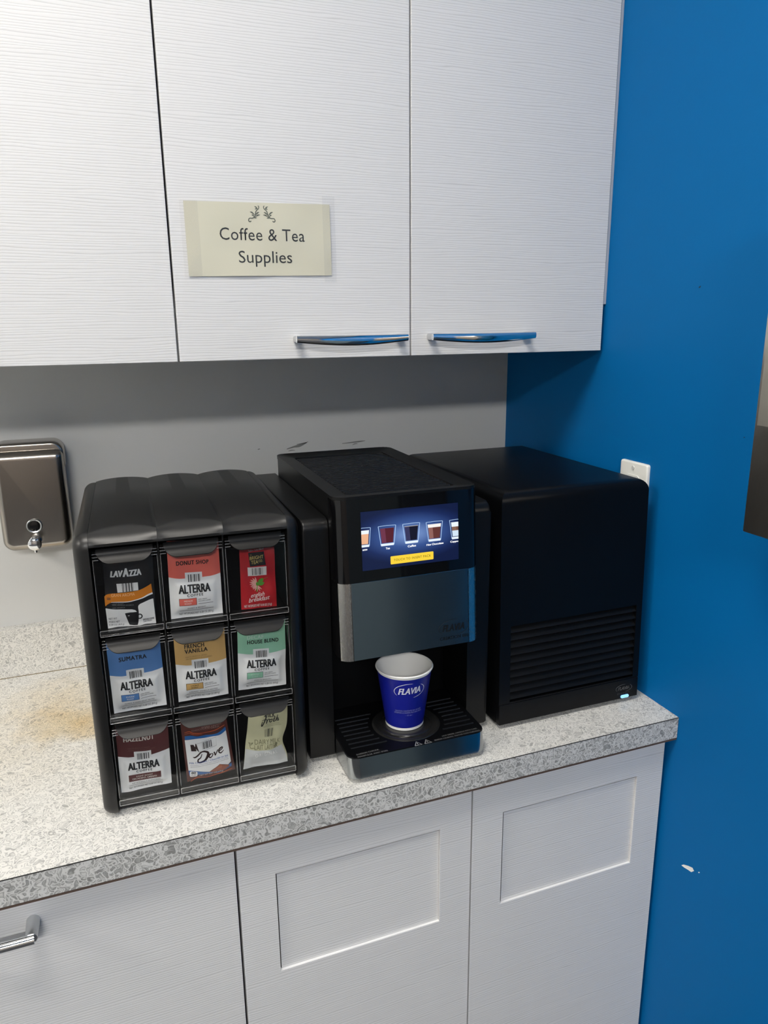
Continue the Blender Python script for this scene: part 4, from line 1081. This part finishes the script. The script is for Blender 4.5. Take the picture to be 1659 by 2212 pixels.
# ================================================================== WALL FITTINGS
# outlet plate on the blue wall behind the chiller
op = thing('wall_plate', 'white electrical wall plate on the blue wall behind the black chiller', 'wall plate', (0, -.4742, 1.2300))
bm = bmesh.new(); loft(bm, lambda d: rrect(-.0372+d, .0372-d, d, .1150-d, max(.0045-d, .001), 4), 0, -.0003, -.0068, .0035)
finish(bm, 'plate', WHITE, op, 40)
bm = bmesh.new()
tube(bm, [(-.0066, 0, .1045), (-.0085, 0, .1045)], .0034, 14)
finish(bm, 'screw', plain('screw_painted', (.62, .62, .60), .3), op, 40)
bm = bmesh.new(); prism(bm, rrect(-.0185, .0185, .0235, .0915, .006, 4), 0, -.0084, -.0067); finish(bm, 'receptacle_face', WHITE, op, 40)
# towel dispenser on the blue wall
td = thing('towel_dispenser', 'stainless steel paper towel dispenser on the blue wall at the right', 'towel dispenser', (0, -.985, 1.3140))
bm = bmesh.new(); box(bm, -.100, -.0004, -.1690, .1690, 0, .44, bev=.0022, seg=2); finish(bm, 'cabinet_body', STAINT, td, 35)
bm = bmesh.new(); box(bm, -.1014, -.1002, -.164, .164, .145, .432, bev=.0005, seg=1); finish(bm, 'door', STAINT, td, 35)
bm = bmesh.new(); box(bm, -.1012, -.1002, -.120, .120, .012, .030); finish(bm, 'paper_slot', SEAM_SHADE, td, False)
# soap dispenser on the back wall
sd = thing('soap_dispenser', 'brushed steel wall soap dispenser left of the black drawer stand', 'soap dispenser', (-1.0375, 0, 1.1850))
bm = bmesh.new(); loft(bm, lambda d: rrect(-.0600+d, .0600-d, d, .1880-d*1.2, [max(r_-d, .003) for r_ in (.020, .020, .013, .013)], 6), 1, -.0004, -.0690, .0130, 8)
finish(bm, 'body', STAINL, sd, 50)
bm = bmesh.new(); loft(bm, lambda d: rrect(-.0618+d, .0618-d, .1520+d, .2020-d, [.003]*2+[max(.021-d, .003)]*2, 8), 1, -.0003, -.0540, .0060, 6)
finish(bm, 'lid', STAINL, sd, 50)
def ycyl(bm, cx, cz, prof, n=24):
    b2 = bmesh.new(); lathe(b2, prof, n=n)
    bmesh.ops.rotate(b2, verts=b2.verts[:], cent=(0, 0, 0), matrix=Matrix.Rotation(PI/2, 3, 'X')); bmesh.ops.translate(b2, verts=b2.verts[:], vec=(cx, 0, cz))
    me = bpy.data.meshes.new('t'); b2.to_mesh(me); b2.free(); bm.from_mesh(me); bpy.data.meshes.remove(me)
bm = bmesh.new(); ycyl(bm, -.0030, .0475, [(.0138, .0682), (.0138, .0700), (.0125, .0712), (.0105, .0705), (.0100, .0690), (0, .0690)]); q = finish(bm, 'sight_window', CHROMES, sd, 40); q['label'] = 'round dark sight window with a steel rim'
bm = bmesh.new(); ycyl(bm, -.0030, .0475, [(.0098, .0690), (.0098, .0696), (.007, .0704), (0, .0706)]); finish(bm, 'window_glass', plain('dark_glass', (.01, .01, .01), .08), sd, 40)
bm = bmesh.new(); ycyl(bm, -.0035, .0195, [(.0105, .0682), (.0105, .0760), (.0092, .0775), (.0092, .0860), (.0080, .0875), (.0080, .0920), (.0112, .0930), (.0118, .0985), (.0100, .1000), (0, .1002)])
tube(bm, [(-.0035, -.094, .012), (-.0035, -.094, .003)], [.0035, .0028], 12)
finish(bm, 'push_valve', CHROME, sd, 40)['label'] = 'chrome push valve and spout'
